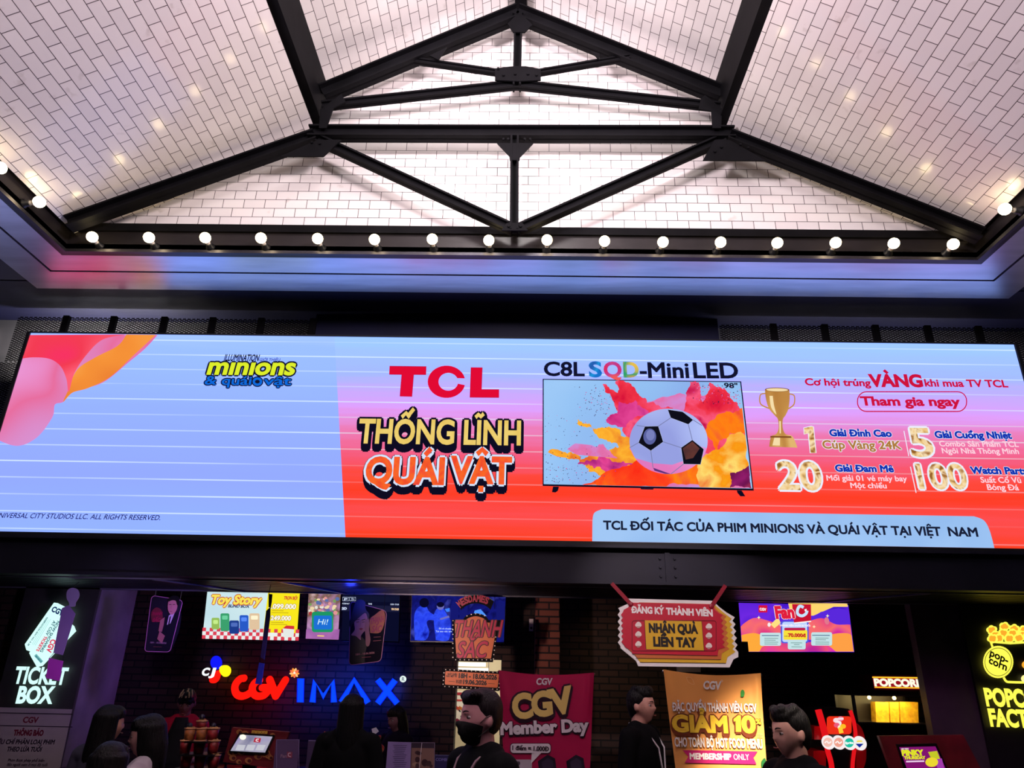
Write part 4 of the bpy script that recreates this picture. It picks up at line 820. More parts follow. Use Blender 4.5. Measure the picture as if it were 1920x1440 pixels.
def d2(b):
    b.poly(zC(*arc([(190, 880), (186, 640), (200, 590), (250, 560), (300, 600), (340, 640), (360, 700), (345, 780), (340, 870)], 4)), PR((14, 12, 20)), 1)
    b.poly(zC(*arc([(240, 440), (262, 380), (320, 350), (372, 390), (385, 450), (368, 520), (330, 560), (302, 600), (300, 640), (250, 600), (205, 590), (240, 540), (236, 480), (240, 440)], 4)), SK2, 2)
    b.poly(zC(*arc([(300, 400), (228, 470), (200, 520), (186, 470), (210, 380), (250, 260), (300, 236), (345, 260), (350, 330), (385, 380), (375, 440), (350, 370), (300, 400)], 4)), HR, 3)
    b.poly(zC(*arc([(345, 440), (372, 430), (388, 470), (384, 540), (398, 640), (380, 700), (352, 690), (348, 600), (338, 520)], 4)), SK, 4)
    for x in (272, 330): b.stroke(zC((x-20, 440), (x+16, 432)), 1.1, HR, 5); b.stroke(zC((x-16, 462), (x+12, 458)), 1., PR((60, 24, 30)), 5)
    b.stroke(zC((302, 440), (296, 500)), .8, SK, 5); b.poly(zC((282, 528), (304, 518), (326, 526), (304, 542)), PR((170, 50, 64)), 5)
    b.poly(zC(*arc([(395, 570), (390, 440), (440, 390), (520, 340), (545, 420), (500, 560), (395, 570)], 4)), PR((190, 90, 54)), 1.5); b.text('THANH', zC(396, 480), zC(530, 455), 10, PMG, 3, .05, .2); b.text('SẮC', zC(410, 560), zC(500, 555), 11, PMG, 3, .05, .2)
    b.text('18H - 18.06.2026', zC(250, 795), zC(438, 775), 3.4, PR((190, 120, 120)), 3, .03); b.stroke(zC((310, 815), (402, 808)), 1.2, PR((150, 50, 70)), 3); b.stroke(zC((430, 612), (500, 608)), 1, PR((160, 60, 80)), 3); b.stroke(zC((425, 650), (505, 642)), 1, PR((160, 60, 80)), 3)
film_poster('dark hanging film poster of a woman holding her hand to her face', 6.75, [zC(196, 250), zC(563, 350), zC(503, 852), zC(184, 892)], d2)
# ---- hanging marquee title signs
Y = 6.6; DOTS = PR((250, 240, 220)); MBLK = PR((12, 10, 16), 40)
t = thing('film_title_sign', 'orange and black marquee title sign hanging in front of the blue film screen', 'sign', at(894, 1240, Y))
arch_o = [zC(1452+212*math.cos(R(a)), 330-140*math.sin(R(a))) for a in range(32, 149, 6)]; arch_i = [zC(1452+175*math.cos(R(a)), 420-145*math.sin(R(a))) for a in range(148, 31, -6)]
b = MB(Y-.015); b.slab(arch_o+arch_i, -.01, MBLK); b.build('arched_header', t)
b = MB(Y-.027)
for i, ch in enumerate('MESDAMES'):
    a = 140-i*11.5; c = (1452+190*math.cos(R(a)), 392-140*math.sin(R(a))); tx, ty = 17*math.sin(R(a)), 13*math.cos(R(a)); b.text(ch, zC(c[0]-tx, c[1]-ty+3), zC(c[0]+tx, c[1]+ty+3), 12, PMG, 1, .05)
b.stroke(arch_o[1:-1], .9, PR((90, 130, 130)), .6); b.build('header_lettering', t)
body = zC(*([(1212, 436), (1320, 440)]+arc([(1320, 440), (1360, 395), (1450, 372), (1540, 395), (1580, 440)], 4)+[(1700, 440), (1662, 620), (1622, 862), (1236, 850), (1226, 620)]))
b = MB(Y); b.slab(body, .012, MBLK); b.build('backboard', t)
b = MB(Y); b.poly(zC(*([(1240, 462), (1335, 466)]+arc([(1335, 466), (1370, 425), (1450, 402), (1530, 425), (1566, 466)], 4)+[(1660, 470), (1640, 620), (1602, 826), (1258, 818), (1246, 620)])), POR, 1); b.build('orange_panel', t)
b = MB(Y); b.outlined('THANH', zC(1218, 606), zC(1692, 606), 30, PMG2, PR((64, 12, 30)), 2, .02, .055, .2); b.outlined('SẮC', zC(1262, 815), zC(1545, 812), 29, PMG2, PR((64, 12, 30)), 2, .02, .055, .2); b.build('title_lettering', t)
b = MB(Y)
pts = [(1222, 445+i*46) for i in range(9)]+[(1250+i*44, 838) for i in range(9)]+[(1650-i*4.5, 610+i*44) for i in range(6)]+[(1362+i*44, 398-20*math.sin(math.pi*i/4)) for i in range(5)]
for x, y in pts: b.ell(zC(x, y), 1.15, 1.15, DOTS, 2, n=10)
b.build('printed_bulb_dots', t)
for x in (1330, 1640): c = MB(); a = P(*zC(x, 330), Y=Y); c.tube([a, (a.x, a.y, 2.44)], .002, STEEL, 5); c.build('cord', t)
t = thing('film_date_sign', 'small orange and black date sign hanging under the marquee title sign', 'sign', at(885, 1294, Y))
q = [zC(1128, 926), zC(1706, 958), zC(1690, 1152), zC(1120, 1118)]; b = MB(Y); b.slab(rquad(q, .1), .012, MBLK); b.build('backboard', t)
b = MB(Y); b.poly(rquad([zC(1146, 950), zC(1684, 980), zC(1670, 1118), zC(1142, 1086)], .1), POR, 1); b.build('orange_panel', t)
b = MB(Y); DKB = PR((30, 16, 18)); b.text('18H - 18.06.2026', zC(1282, 1018), zC(1660, 1036), 8.4, DKB, 2, .05); b.text('19.06.2026', zC(1326, 1078), zC(1558, 1090), 7.6, DKB, 2, .05)
b.text('SUẤT CHIẾU', zC(1170, 988), zC(1264, 992), 3, DKB, 2, .04); b.text('ĐẶC BIỆT TỪ', zC(1156, 1008), zC(1262, 1012), 3, DKB, 2, .04); b.text('DỰ KIẾN', zC(1254, 1054), zC(1314, 1057), 2.8, DKB, 2, .04); b.text('TỪ NGÀY', zC(1252, 1072), zC(1312, 1076), 2.8, DKB, 2, .04)
b.stroke(zC((1180, 1052), (1240, 1056)), .7, DKB, 2); b.stroke(zC((1576, 1074), (1640, 1078)), .7, DKB, 2); b.build('lettering', t)
b = MB(Y)
for i in range(13): b.ell(zC(1150+i*43, 936+i*2.3), 1.1, 1.1, DOTS, 2, n=10); b.ell(zC(1142+i*43.5, 1104+i*2.4), 1.1, 1.1, DOTS, 2, n=10)
for i in range(4): b.ell(zC(1133-i*3, 968+i*38), 1.1, 1.1, DOTS, 2, n=10); b.ell(zC(1692-i*3, 1000+i*38), 1.1, 1.1, DOTS, 2, n=10)
b.build('printed_bulb_dots', t)
for x, y in ((1580, 855), (1270, 855)): c = MB(); c.tube([P(*zC(x, y), Y=Y), P(*zC(x, y+95), Y=Y)], .002, STEEL, 5); c.build('cord', t)

# ---- lit letters on the brick wall
Y = 8.22; t = thing('cinema_sign', 'red lit cinema letters with a coloured blossom mark on the dark brick wall', 'sign', at(490, 1310, Y))
NRED = E((255, 22, 12), 1.25)
def neon(name, paths, wd, mat, Y=Y, dep=.05):
    b = MB(Y)
    for p in paths:
        pts = arc(p, 8); r = (P(pts[0][0]+wd/2, pts[0][1], Y=Y)-P(*pts[0], Y=Y)).length
        b.tube([P(x, y, Y=Y) for x, y in pts], r, mat, 12); b.ball(P(*pts[0], Y=Y), r, mat, 12, 8); b.ball(P(*pts[-1], Y=Y), r, mat, 12, 8)
    return b.build(name, t, True)
neon('letter', [zB((704, 1150), (660, 1160), (615, 1210), (602, 1270), (625, 1330), (680, 1352), (740, 1335), (790, 1300))], 13, NRED)
neon('letter', [zB((880, 1172), (830, 1200), (800, 1250), (805, 1310), (850, 1350), (920, 1345), (965, 1305), (985, 1262), (910, 1256))], 13, NRED)
neon('letter', [zB((994, 1166), (1030, 1260), (1062, 1350)), zB((1062, 1350), (1110, 1270), (1172, 1170))], 13.5, NRED)
b = MB(Y); b.ell(zB(393, 975), 11, 13, E((16, 24, 255), 1.2), 1); b.build('blossom_petal', t, label='blue lit petal')
def petal(pts, mat, lab): b = MB(Y-.01); b.slab(arc(zB(*pts), 6)[:-1], -.03, mat); b.build('blossom_petal', t, label=lab)
petal([(440, 1030), (470, 1008), (520, 1006), (555, 1035), (558, 1085), (530, 1125), (490, 1132), (455, 1100), (440, 1065), (440, 1030)], E((255, 236, 20), 1.2), 'yellow lit petal')
petal([(390, 1075), (430, 1062), (444, 1110), (425, 1170), (385, 1203), (340, 1200), (325, 1165), (345, 1110), (390, 1075)], NRED, 'red lit petal')
b = MB(Y-.075); b.text('C', zB(228, 1117), zB(300, 1117), 13, E((240, 250, 255), 1.3), 0, .05, .15); b.text('J', zB(318, 1117), zB(362, 1117), 13, E((240, 250, 255), 1.3), 0, .05, .15); b.build('small_letters', t, label='white lit letters')
b = MB(Y)
for k in range(9):
    a = R(k*40+10); c = zB(1272+30*math.cos(a), 1090+30*math.sin(a)); b.ell(c, 4.6, 2.3, E(((255, 150, 60), (255, 190, 120), (250, 110, 70))[k % 3], 1.1), 1+k*.1, math.degrees(a), 14)
b.ell(zB(1272, 1090), 2.2, 2.2, E((255, 240, 220)), 3, n=12); b.build('flower_mark', t)
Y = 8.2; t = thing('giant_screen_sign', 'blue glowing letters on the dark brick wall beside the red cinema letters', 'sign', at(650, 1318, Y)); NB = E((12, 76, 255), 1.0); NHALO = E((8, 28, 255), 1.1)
def nl(strokes, w_):
    b = MB(Y)
    for p in strokes: b.stroke(p, w_, NB, 3)
    b.build('letter', t)
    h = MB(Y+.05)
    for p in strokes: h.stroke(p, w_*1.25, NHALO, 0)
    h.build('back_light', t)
nl([[(564, 1272), (563, 1317)]], 11); nl([[(586, 1317), (590, 1278), (606, 1306), (624, 1278), (626, 1317)]], 10)
nl([[(640, 1317), (664, 1275), (690, 1318)]], 10); nl([[(708, 1274), (745, 1319)], [(741, 1275), (708, 1319)]], 10)
b = MB(Y); b.ell((755.7, 1273.2), 6.2, 6.2, E((225, 240, 235), 1.1), 1); b.text('R', (753.4, 1276.8), (758.4, 1276.8), 7, E((30, 60, 90)), 2, .01); b.build('round_mark', t, label='small round white mark')
light('added_blue_glow', 'AREA', P(650, 1295, Y=8.12), P(650, 1295, Y=9), 5.0, (.03, .08, 1), 1.1, .25)
light('added_blue_glow', 'POINT', P(660, 1250, Y=8.0), P(650, 1295, Y=9), 7.0, (.02, .06, 1), .15)
light('added_blue_glow', 'POINT', (-1.5, 6.45, 2.36), (-1.5, 6.45, 3), 2.2, (.03, .05, 1), .04)  # blue point added under the canopy to tint its steel edges
light('red_letter_glow', 'POINT', P(500, 1290, Y=8.0), P(650, 1295, Y=9), 1.6, (1, .05, .08), .1)

# ---- pictures seen through the doorway
Y = 12.38
def wallpic(name, label, q, draw):
    b = MB(Y); b.slab(q, -.01, PR((236, 226, 214))); draw(b); tag(b.build(name), label, 'poster')
def dd(b):
    b.Y -= .012
    b.poly(zG((1285, 345), (1345, 345), (1345, 372), (1285, 370)), PR((170, 30, 50)), 1); b.poly(zG((1285, 410), (1345, 412), (1345, 430), (1285, 428)), PR((190, 60, 60)), 1)
    for k in range(4): b.ell(zG(1295+k*14, 490+8*(k % 2)), 2, 3.4, PR((196, 60+20*k, 50)), 1, n=12)
    b.poly(zG((1268, 602), (1300, 590), (1332, 612), (1332, 645), (1266, 645)), PR((130, 20, 60)), 1)
wallpic('corridor_poster', 'bright red and white poster on the corridor wall seen through the doorway', [zG(1266, 330), zG(1420, 332), zG(1418, 655), zG(1262, 652)], dd)
t = thing('corridor_lamp', 'row of white ceiling tubes in the bright corridor beyond the doorway', 'lamp', at(870, 1250, 10.5)); c = P(873, 1245.5, Y=10.5)
for dz, dy in ((0, 0), (-.06, .9)):
    m = MB(); m.box((c.x, c.y+dy, c.z+dz), (.55, .1, .05), E((255, 248, 230), 1.6)); m.build('tube', t)

# ---- pink banner on its stand
def banner(name, label, Y, tl, tr, bl, br, mat, art):
    """limp vertical banner held at four corners, running to the floor below the picture"""
    t = thing(name, label, 'banner', (P(*tl, Y=Y).lerp(P(*tr, Y=Y), .5).x, Y, 0)); A, B_, C_, D_ = (P(*p, Y=Y) for p in (tl, tr, br, bl)); z1 = .35
    D2 = A+(D_-A)*((z1-A.z)/(D_.z-A.z)); C2 = B_+(C_-B_)*((z1-B_.z)/(C_.z-B_.z)); n, k = 60, 60; m = MB(); vs = []
    def wave(u, v): return .016*max(0, 1-v*3.4)*(math.exp(-((u-.945)/.025)**2)+math.exp(-((u-v*.5)/.05)**2)+math.exp(-((1-u-v*.5)/.05)**2))
    for j in range(k+1):
        for i in range(n+1):
            u, v = i/n, j/k; p = A.lerp(B_, u).lerp(D2.lerp(C2, u), v); sag = .022*math.sin(math.pi*u)*max(0, 1-v*6)
            vs.append(p+Vector((0, -wave(u, v), -sag)))
    m.add(vs, [(j*(n+1)+i, (j+1)*(n+1)+i, (j+1)*(n+1)+i+1, j*(n+1)+i+1) for j in range(k) for i in range(n)], mat); o = m.build('fabric', t, True)
    b = MB(Y-.004, .0022); art(b); vv = []
    for p in b.v:
        v = min(1, max(0, (A.z-p[2])/(A.z-z1))); xl = A.x+(D2.x-A.x)*v; xr = B_.x+(C2.x-B_.x)*v; vv.append((p[0], p[1]-wave(min(1, max(0, (p[0]-xl)/(xr-xl))), v), p[2]))
    b.v = vv; b.build('printed_lettering', t)
    c = MB(); mid = A.lerp(B_, .5)
    for p in (A, B_, C2, D2): c.tube([p+Vector((0, .004, -.01)), (mid.x, Y+.06, 1.0)], .006, PLASTIC, 6); c.ball(p+Vector((0, -.004, -.012)), .009, CHROME, 8, 6)
    for s_ in (-1, 0, 1): c.tube([(mid.x, Y+.06, 1.0), (mid.x+s_*.28, Y+.1+(.25 if s_ == 0 else -.04), .0)], .008, PLASTIC, 6)
    c.build('stand', t); return t
def art1(b):
    GO = PR((236, 206, 120)); LN = PR((44, 14, 34)); WP = PR((236, 226, 232))
    b.text('CGV', zD(376, 688), zD(478, 688), 11.5, WP, 1, .04, .1)
    for ch, a, c, h in (('C', (232, 913), (348, 898), 42), ('G', (358, 896), (478, 886), 42), ('V', (490, 886), (622, 860), 44)): b.outlined(ch, zD(*a), zD(*c), h, GO, LN, 1, .055, .11, 0, 3)
    b.outlined('Member Day', zD(142, 1020), zD(720, 998), 22, WP, LN, 1, .05, .10, 0, 2)
    b.poly(zD(*rrect(200, 1078, 474, 1148, 22)), LN, .6); b.poly(zD(*rrect(204, 1082, 470, 1144, 20)), WP, 1); b.poly(zD((345, 1140), (410, 1142), (340, 1215)), WP, 1.1)
    b.text('1 điểm = 1.000Đ', zD(216, 1124), zD(458, 1132), 8, LN, 2, .04)
    b.poly(zD(*rrect(160, 1188, 346, 1300, 16)), PR((190, 180, 190)), 1); b.poly(zD(*rrect(208, 1200, 268, 1225, 10)), PR((90, 80, 96)), 2)
    for cx in (450, 640):
        b.poly(zD((cx-65, 1200), (cx, 1156), (cx+50, 1180), (cx+66, 1300), (cx-50, 1300)), PR((34, 26, 44)), 1.4); b.poly(zD((cx-40, 1205), (cx+2, 1178), (cx+34, 1195), (cx+40, 1240), (cx-30, 1260)), PR((58, 46, 70)), 2)
banner('member_banner', 'dark pink membership day banner on a stand beside the masked man', 5.2, (935, 1256.5), (1113.5, 1261), (945.5, 1440), (1106.5, 1440), M('banner_pink_vinyl', (176, 18, 74), .45, 0, .04, 2), art1)
def art2(b):
    WP = PR((255, 246, 240)); BR = PR((120, 52, 24)); GO = M('print_gold_letter', (255, 206, 60), .45, 0, .1, 30)
    b.text('CGV', zD(1490, 716), zD(1602, 720), 14, WP, 1, .045, .15); b.ring(zD(1612, 664), 2, 2, 1.3, 1.3, WP, 1)
    b.outlined('ĐẶC QUYỀN THÀNH VIÊN CGV', zD(1282, 862), zD(1842, 871), 15, WP, PR((196, 130, 80)), 1, .03, .05)
    b.outlined('GIẢM', zD(1290, 998), zD(1648, 1006), 29, GO, BR, 1.6, .05, .11, 0, 5); b.outlined('0', zD(1755, 1004), zD(1832, 1008), 29, GO, BR, 1.6, .05, .11, 0, 5)
    one = zD((1690, 918), (1722, 892), (1738, 894), (1742, 1004), (1706, 1004), (1704, 930), (1692, 936)); b.poly([(x, y+4) for x, y in one], BR, 1.4); b.stroke(one, 5, BR, 1.6, True); b.poly(one, GO, 2.6)
    b.outlined('%', zD(1838, 950), zD(1872, 952), 9, GO, BR, 1.6, .04, .1)
    b.outlined('CHO TOÀN BỘ HOT FOOD MENU', zD(1300, 1100), zD(1884, 1113), 16.5, WP, PR((196, 140, 70)), 1, .03, .05)
    b.poly([(1279.5, 1406.5), (1420.5, 1409), (1412.5, 1420.5), (1418.5, 1433), (1283.5, 1430.5), (1291, 1418.5)], PR((206, 34, 110)), 1); b.text('MEMBERSHIP', (1294, 1423), (1371, 1424.2), 10.5, WP, 2, .05); b.text('ONLY', (1376, 1424.4), (1405, 1424.8), 10.5, WP, 2, .01)
    LF = PR((60, 150, 60)); LO = PR((255, 196, 130))
    b.poly(zD(*arc([(1738, 770), (1738, 735), (1752, 722), (1764, 740), (1758, 768), (1738, 770)], 4)), LF, 1); b.stroke(zD(*arc([(1376, 640), (1410, 645), (1428, 688), (1390, 672), (1376, 640)], 4)), 1, LO, 1)
    b.poly(zD(*arc([(1875, 1200), (1900, 1178), (1915, 1240), (1880, 1244), (1875, 1200)], 4)), PR((30, 110, 50)), 1.5)
    for k in range(4): b.stroke(zD((1850, 1015+k*8), (1885, 1017+k*8)), .9, LO, 1)
banner('discount_banner', 'bright orange and gold food discount banner on a stand', 4.8, (1243, 1255), (1425, 1262), (1266.5, 1440), (1438, 1440), M('banner_orange_vinyl', (250, 172, 92), .35, 0, .05, 2), art2)

# ---- big ticket shaped sign hung from the beam by ribbons
Y = 5.88; t = thing('hanging_ticket_sign', 'large red and yellow ticket shaped sign hung from the beam by red ribbons', 'sign', at(1272, 1248, Y))
def wavy(x, y0, y1, n, amp, sk=0): return [(x+amp*math.cos(2*math.pi*i/4)+sk*(i/(4*n)), y0+(y1-y0)*i/(4*n)) for i in range(4*n+1)]
out = [(985, 115), (1556, 130), (1592, 168), (1640, 205)]+wavy(1690, 240, 470, 5, 9, 22)+[(1722, 505), (1690, 520), (1664, 574), (1056, 566), (1040, 530), (985, 485), (938, 446)]+wavy(928, 430, 200, 5, 8, -2)+[(922, 178), (985, 150)]
b = MB(Y); b.slab(zD(*out), .015, PR((240, 234, 232), 35)); b.build('white_board', t)
YE = PR((226, 178, 40)); OR_ = PR((206, 112, 54)); RE = PR((196, 22, 52)); LN = PR((60, 14, 24))
b = MB(Y)
b.poly(zD(*([(1060, 140), (1560, 152), (1620, 205)]+wavy(1668, 250, 470, 6, 9, 26)+[(1650, 505), (1640, 546), (1068, 540), (1050, 516)])), YE, 1); b.stroke(zD((1068, 540), (1640, 546)), 1, LN, 1.2)
b.poly(zD(*([(1060, 140), (1550, 152), (1590, 200)]+wavy(1634, 235, 450, 6, 9, 20)+[(1612, 480), (1608, 522), (1050, 512), (1020, 480), (985, 450)])), OR_, 2); b.stroke(zD((1040, 512), (1606, 522)), .9, LN, 2.2)
b.poly(zD(*([(1000, 142), (1548, 152), (1566, 190), (1596, 215)]+wavy(1610, 225, 440, 6, 9, 16)+[(1590, 455), (1584, 496), (1015, 484), (1010, 460), (970, 440)]+wavy(950, 420, 205, 6, 7, -4)+[(958, 190), (990, 172)])), RE, 3)
b.stroke(zD((1015, 484), (1584, 496)), .9, LN, 3.2); b.build('printed_ticket', t)
b = MB(Y); b.stroke(zD(*rrect(1014, 262, 1574, 464, 16)), .9, LN, 4, True); b.poly(zD((1097, 260), (1478, 267), (1494, 461), (1107, 453)), YE, 4.2); b.stroke(zD((1097, 260), (1107, 453)), .8, LN, 4.4); b.stroke(zD((1478, 267), (1494, 461)), .8, LN, 4.4)
for x, ys in ((1056, (290, 353, 419)), (1526, (301, 362, 430))):
    for y in ys:
        for dx, dy in ((-9, 2), (9, 2), (0, -9), (-5, -4), (6, -5), (0, 4)): b.ell(zD(x+dx, y+dy), 3.6, 3.4, PR((240, 228, 220)), 4.4+dx*.002, n=14)
        b.poly(zD((x-12, y+10), (x+12, y+10), (x+8, y+22), (x-8, y+22)), PR((200, 150, 140)), 4.6)
b.build('printed_panel', t)
WP = PR((244, 236, 234)); b = MB(Y); b.text('ĐĂNG KÝ', zD(1010, 208), zD(1224, 218), 11.5, WP, 4, .055); b.text('THÀNH VIÊN', zD(1244, 219), zD(1550, 232), 11.5, WP, 4, .055); b.build('title_lettering', t); b = MB(Y)
b.text('NHẬN QUÀ', zD(1130, 338), zD(1450, 346), 15.5, PR((26, 18, 18)), 5, .06); b.text('LIỀN TAY', zD(1160, 430), zD(1440, 437), 16, PR((26, 18, 18)), 5, .06); b.build('panel_lettering', t)
RIB = M('red_satin_ribbon', (150, 20, 44), .4)
for a, c in (((1147, 1099), (1183, 1133)), ((1361, 1105), (1334, 1137))):
    A, C_ = P(*a, Y=5.86), P(*c, Y=Y-.01); A.z = max(A.z, 2.45); m = MB(); m.bar(A, C_, .03, .004, RIB); m.ball(C_, (.02, .008, .02), RIB, 10, 6); m.build('ribbon', t)
m = MB(8.2); m.slab(zD((1315, 570), (1470, 572), (1472, 606), (1318, 604)), .06, PR((186, 178, 180))); tag(m.build('wall_unit'), 'pale wall unit just below the hanging ticket sign', 'appliance')
m = MB(7.45); c = P(996, 1172, Y=7.4); m.box(c, (.04, .06, .11), PR((214, 204, 206))); m.cone((c.x, c.y-.03, c.z-.03), (c.x, c.y-.036, c.z-.03), .012, .01, PLASTIC, 10); tag(m.build('wall_sensor'), 'small white sensor on the side of the brick pier', 'sensor')

# ---- popcorn counter sign on the right wall
Y = 6.89; t = thing('popcorn_counter_sign', 'yellow lit popcorn counter sign with a bucket and badge on the black right wall', 'sign', at(1890, 1360, Y)); LY = E((255, 246, 84), 1.1); LO = E((248, 168, 44), 1.05); LP = E((255, 240, 150), 1.1); DKE = PR((16, 12, 10))
b = MB(Y-.01); rn = random.Random(4); heap = [(1185, 345), (1285, 318), (1362, 335), (1215, 385), (1275, 370), (1350, 372), (1425, 385), (1190, 412), (1240, 410), (1325, 412), (1400, 408), (1470, 400), (1440, 345), (1510, 370), (1560, 410)]
for i, (x, y) in enumerate(sorted(heap, key=lambda p: p[1])):
    for k in range(5): b.ell(zF(x+22*math.cos(k*1.26+i), y+18*math.sin(k*1.26+i)), 5.6, 5.2, LY, 1+i*.25, n=14)
    for k in range(4): b.ell(zF(x+14*math.cos(k*1.57+x), y+11*math.sin(k*1.57+x)), 4.0, 3.6, LO, 1.1+i*.25, n=14)
b.build('popcorn_heap', t)
b = MB(Y-.01); b.poly(zF((1165, 425), (1330, 442), (1520, 428), (1610, 410), (1610, 425), (1520, 446), (1330, 458), (1172, 445)), LY, 2); b.stroke(zF((1176, 440), (1190, 480)), 4, LY, 1); b.stroke(zF(*arc([(1278, 720), (1300, 752), (1340, 758), (1450, 760), (1570, 756)], 4)), 4.4, LY, 1)
b.ell(zF(1452, 620), 7, 7, LO, 1); b.ell(zF(1450, 730), 8, 7, LP, 1.2); b.build('bucket_outline', t)
b = MB(Y-.014); cx, cy = 1235, 598; b.poly(zF(*[(cx+(118+4*(i % 2))*math.cos(R(i*3)), cy+(126+4*(i % 2))*math.sin(R(i*3))) for i in range(120)]), LY, 1); b.ring(zF(cx, cy), 25.4, 26.6, 24.4, 25.6, DKE, 2)
b.text('pop-', zF(1168, 548), zF(1308, 612), 12.5, DKE, 2, .03); b.text('corn', zF(1160, 606), zF(1298, 668), 12.5, DKE, 2, .03); b.build('badge', t)
b = MB(Y-.02); b.text('POPCORN', zF(1148, 942), zF(1720, 962), 29.5, LY, 1, .05); b.text('FACTORY', zF(1180, 1103), zF(1740, 1125), 29, LY, 1, .05); b.build('lit_lettering', t)
# ================================================================== people
def tmesh(mb, voxel, smooth=4, disp=None):
    """melt overlapping forms into one continuous skin"""
    me = bpy.data.meshes.new('form'); me.from_pydata(mb.v, [], mb.f); o = bpy.data.objects.new('form', me); COL.objects.link(o)
    r = o.modifiers.new('r', 'REMESH'); r.mode = 'VOXEL'; r.voxel_size = voxel; r.use_smooth_shade = True
    if smooth: s = o.modifiers.new('s', 'SMOOTH'); s.factor = .5; s.iterations = smooth
    dg = bpy.context.evaluated_depsgraph_get(); out = bpy.data.meshes.new_from_object(o.evaluated_get(dg))
    bpy.data.objects.remove(o); bpy.data.meshes.remove(me); return out
def sstep(a, b, x): t = min(1, max(0, (x-a)/(b-a))); return t*t*(3-2*t)
def head_pt(x, y, z, k=1.):
    """point of a head for unit direction (x, y, z); the face looks along -y"""
    X, Y, Z = .074*x, .094*y, .118*z
    j = sstep(-.05, -1, z); X *= 1-.36*j
    if y > 0: Y *= 1-.30*sstep(-.35, -1, z); 
    if y < 0: Y = Y*(1-.05*sstep(.2, 1, -y))-.010*j*(-y)
    if y < -.2:
        g = lambda cx, cz, sx, sz: math.exp(-((X-cx)/sx)**2-((Z-cz)/sz)**2)
        Y -= .021*g(0, -.022, .010, .016)+.010*g(0, .004, .008, .020)+.005*g(0, .028, .030, .010)+.006*g(0, -.060, .020, .008)+.006*g(0, -.098, .018, .014)
        Y += .008*g(.031, .004, .014, .011)+.008*g(-.031, .004, .014, .011)+.004*g(0, -.072, .02, .005)+.003*g(0, -.0605, .022, .0022)
        Y -= .003*g(.04, -.03, .018, .02)+.003*g(-.04, -.03, .018, .02)
    return Vector((X*k, Y*k, Z*k))
def add_head(m, mat, c, rot, k=1., n=48, m_=36):
    vs = []
    for j in range(m_+1):
        t = math.pi*j/m_
        for i in range(n): a = 2*math.pi*i/n; vs.append(c+rot @ head_pt(math.sin(t)*math.cos(a), math.sin(t)*math.sin(a), math.cos(t), k))
    m.add(vs, [(j*n+i, (j+1)*n+i, (j+1)*n+(i+1) % n, j*n+(i+1) % n) for j in range(m_) for i in range(n)], mat)
SKINS = {}
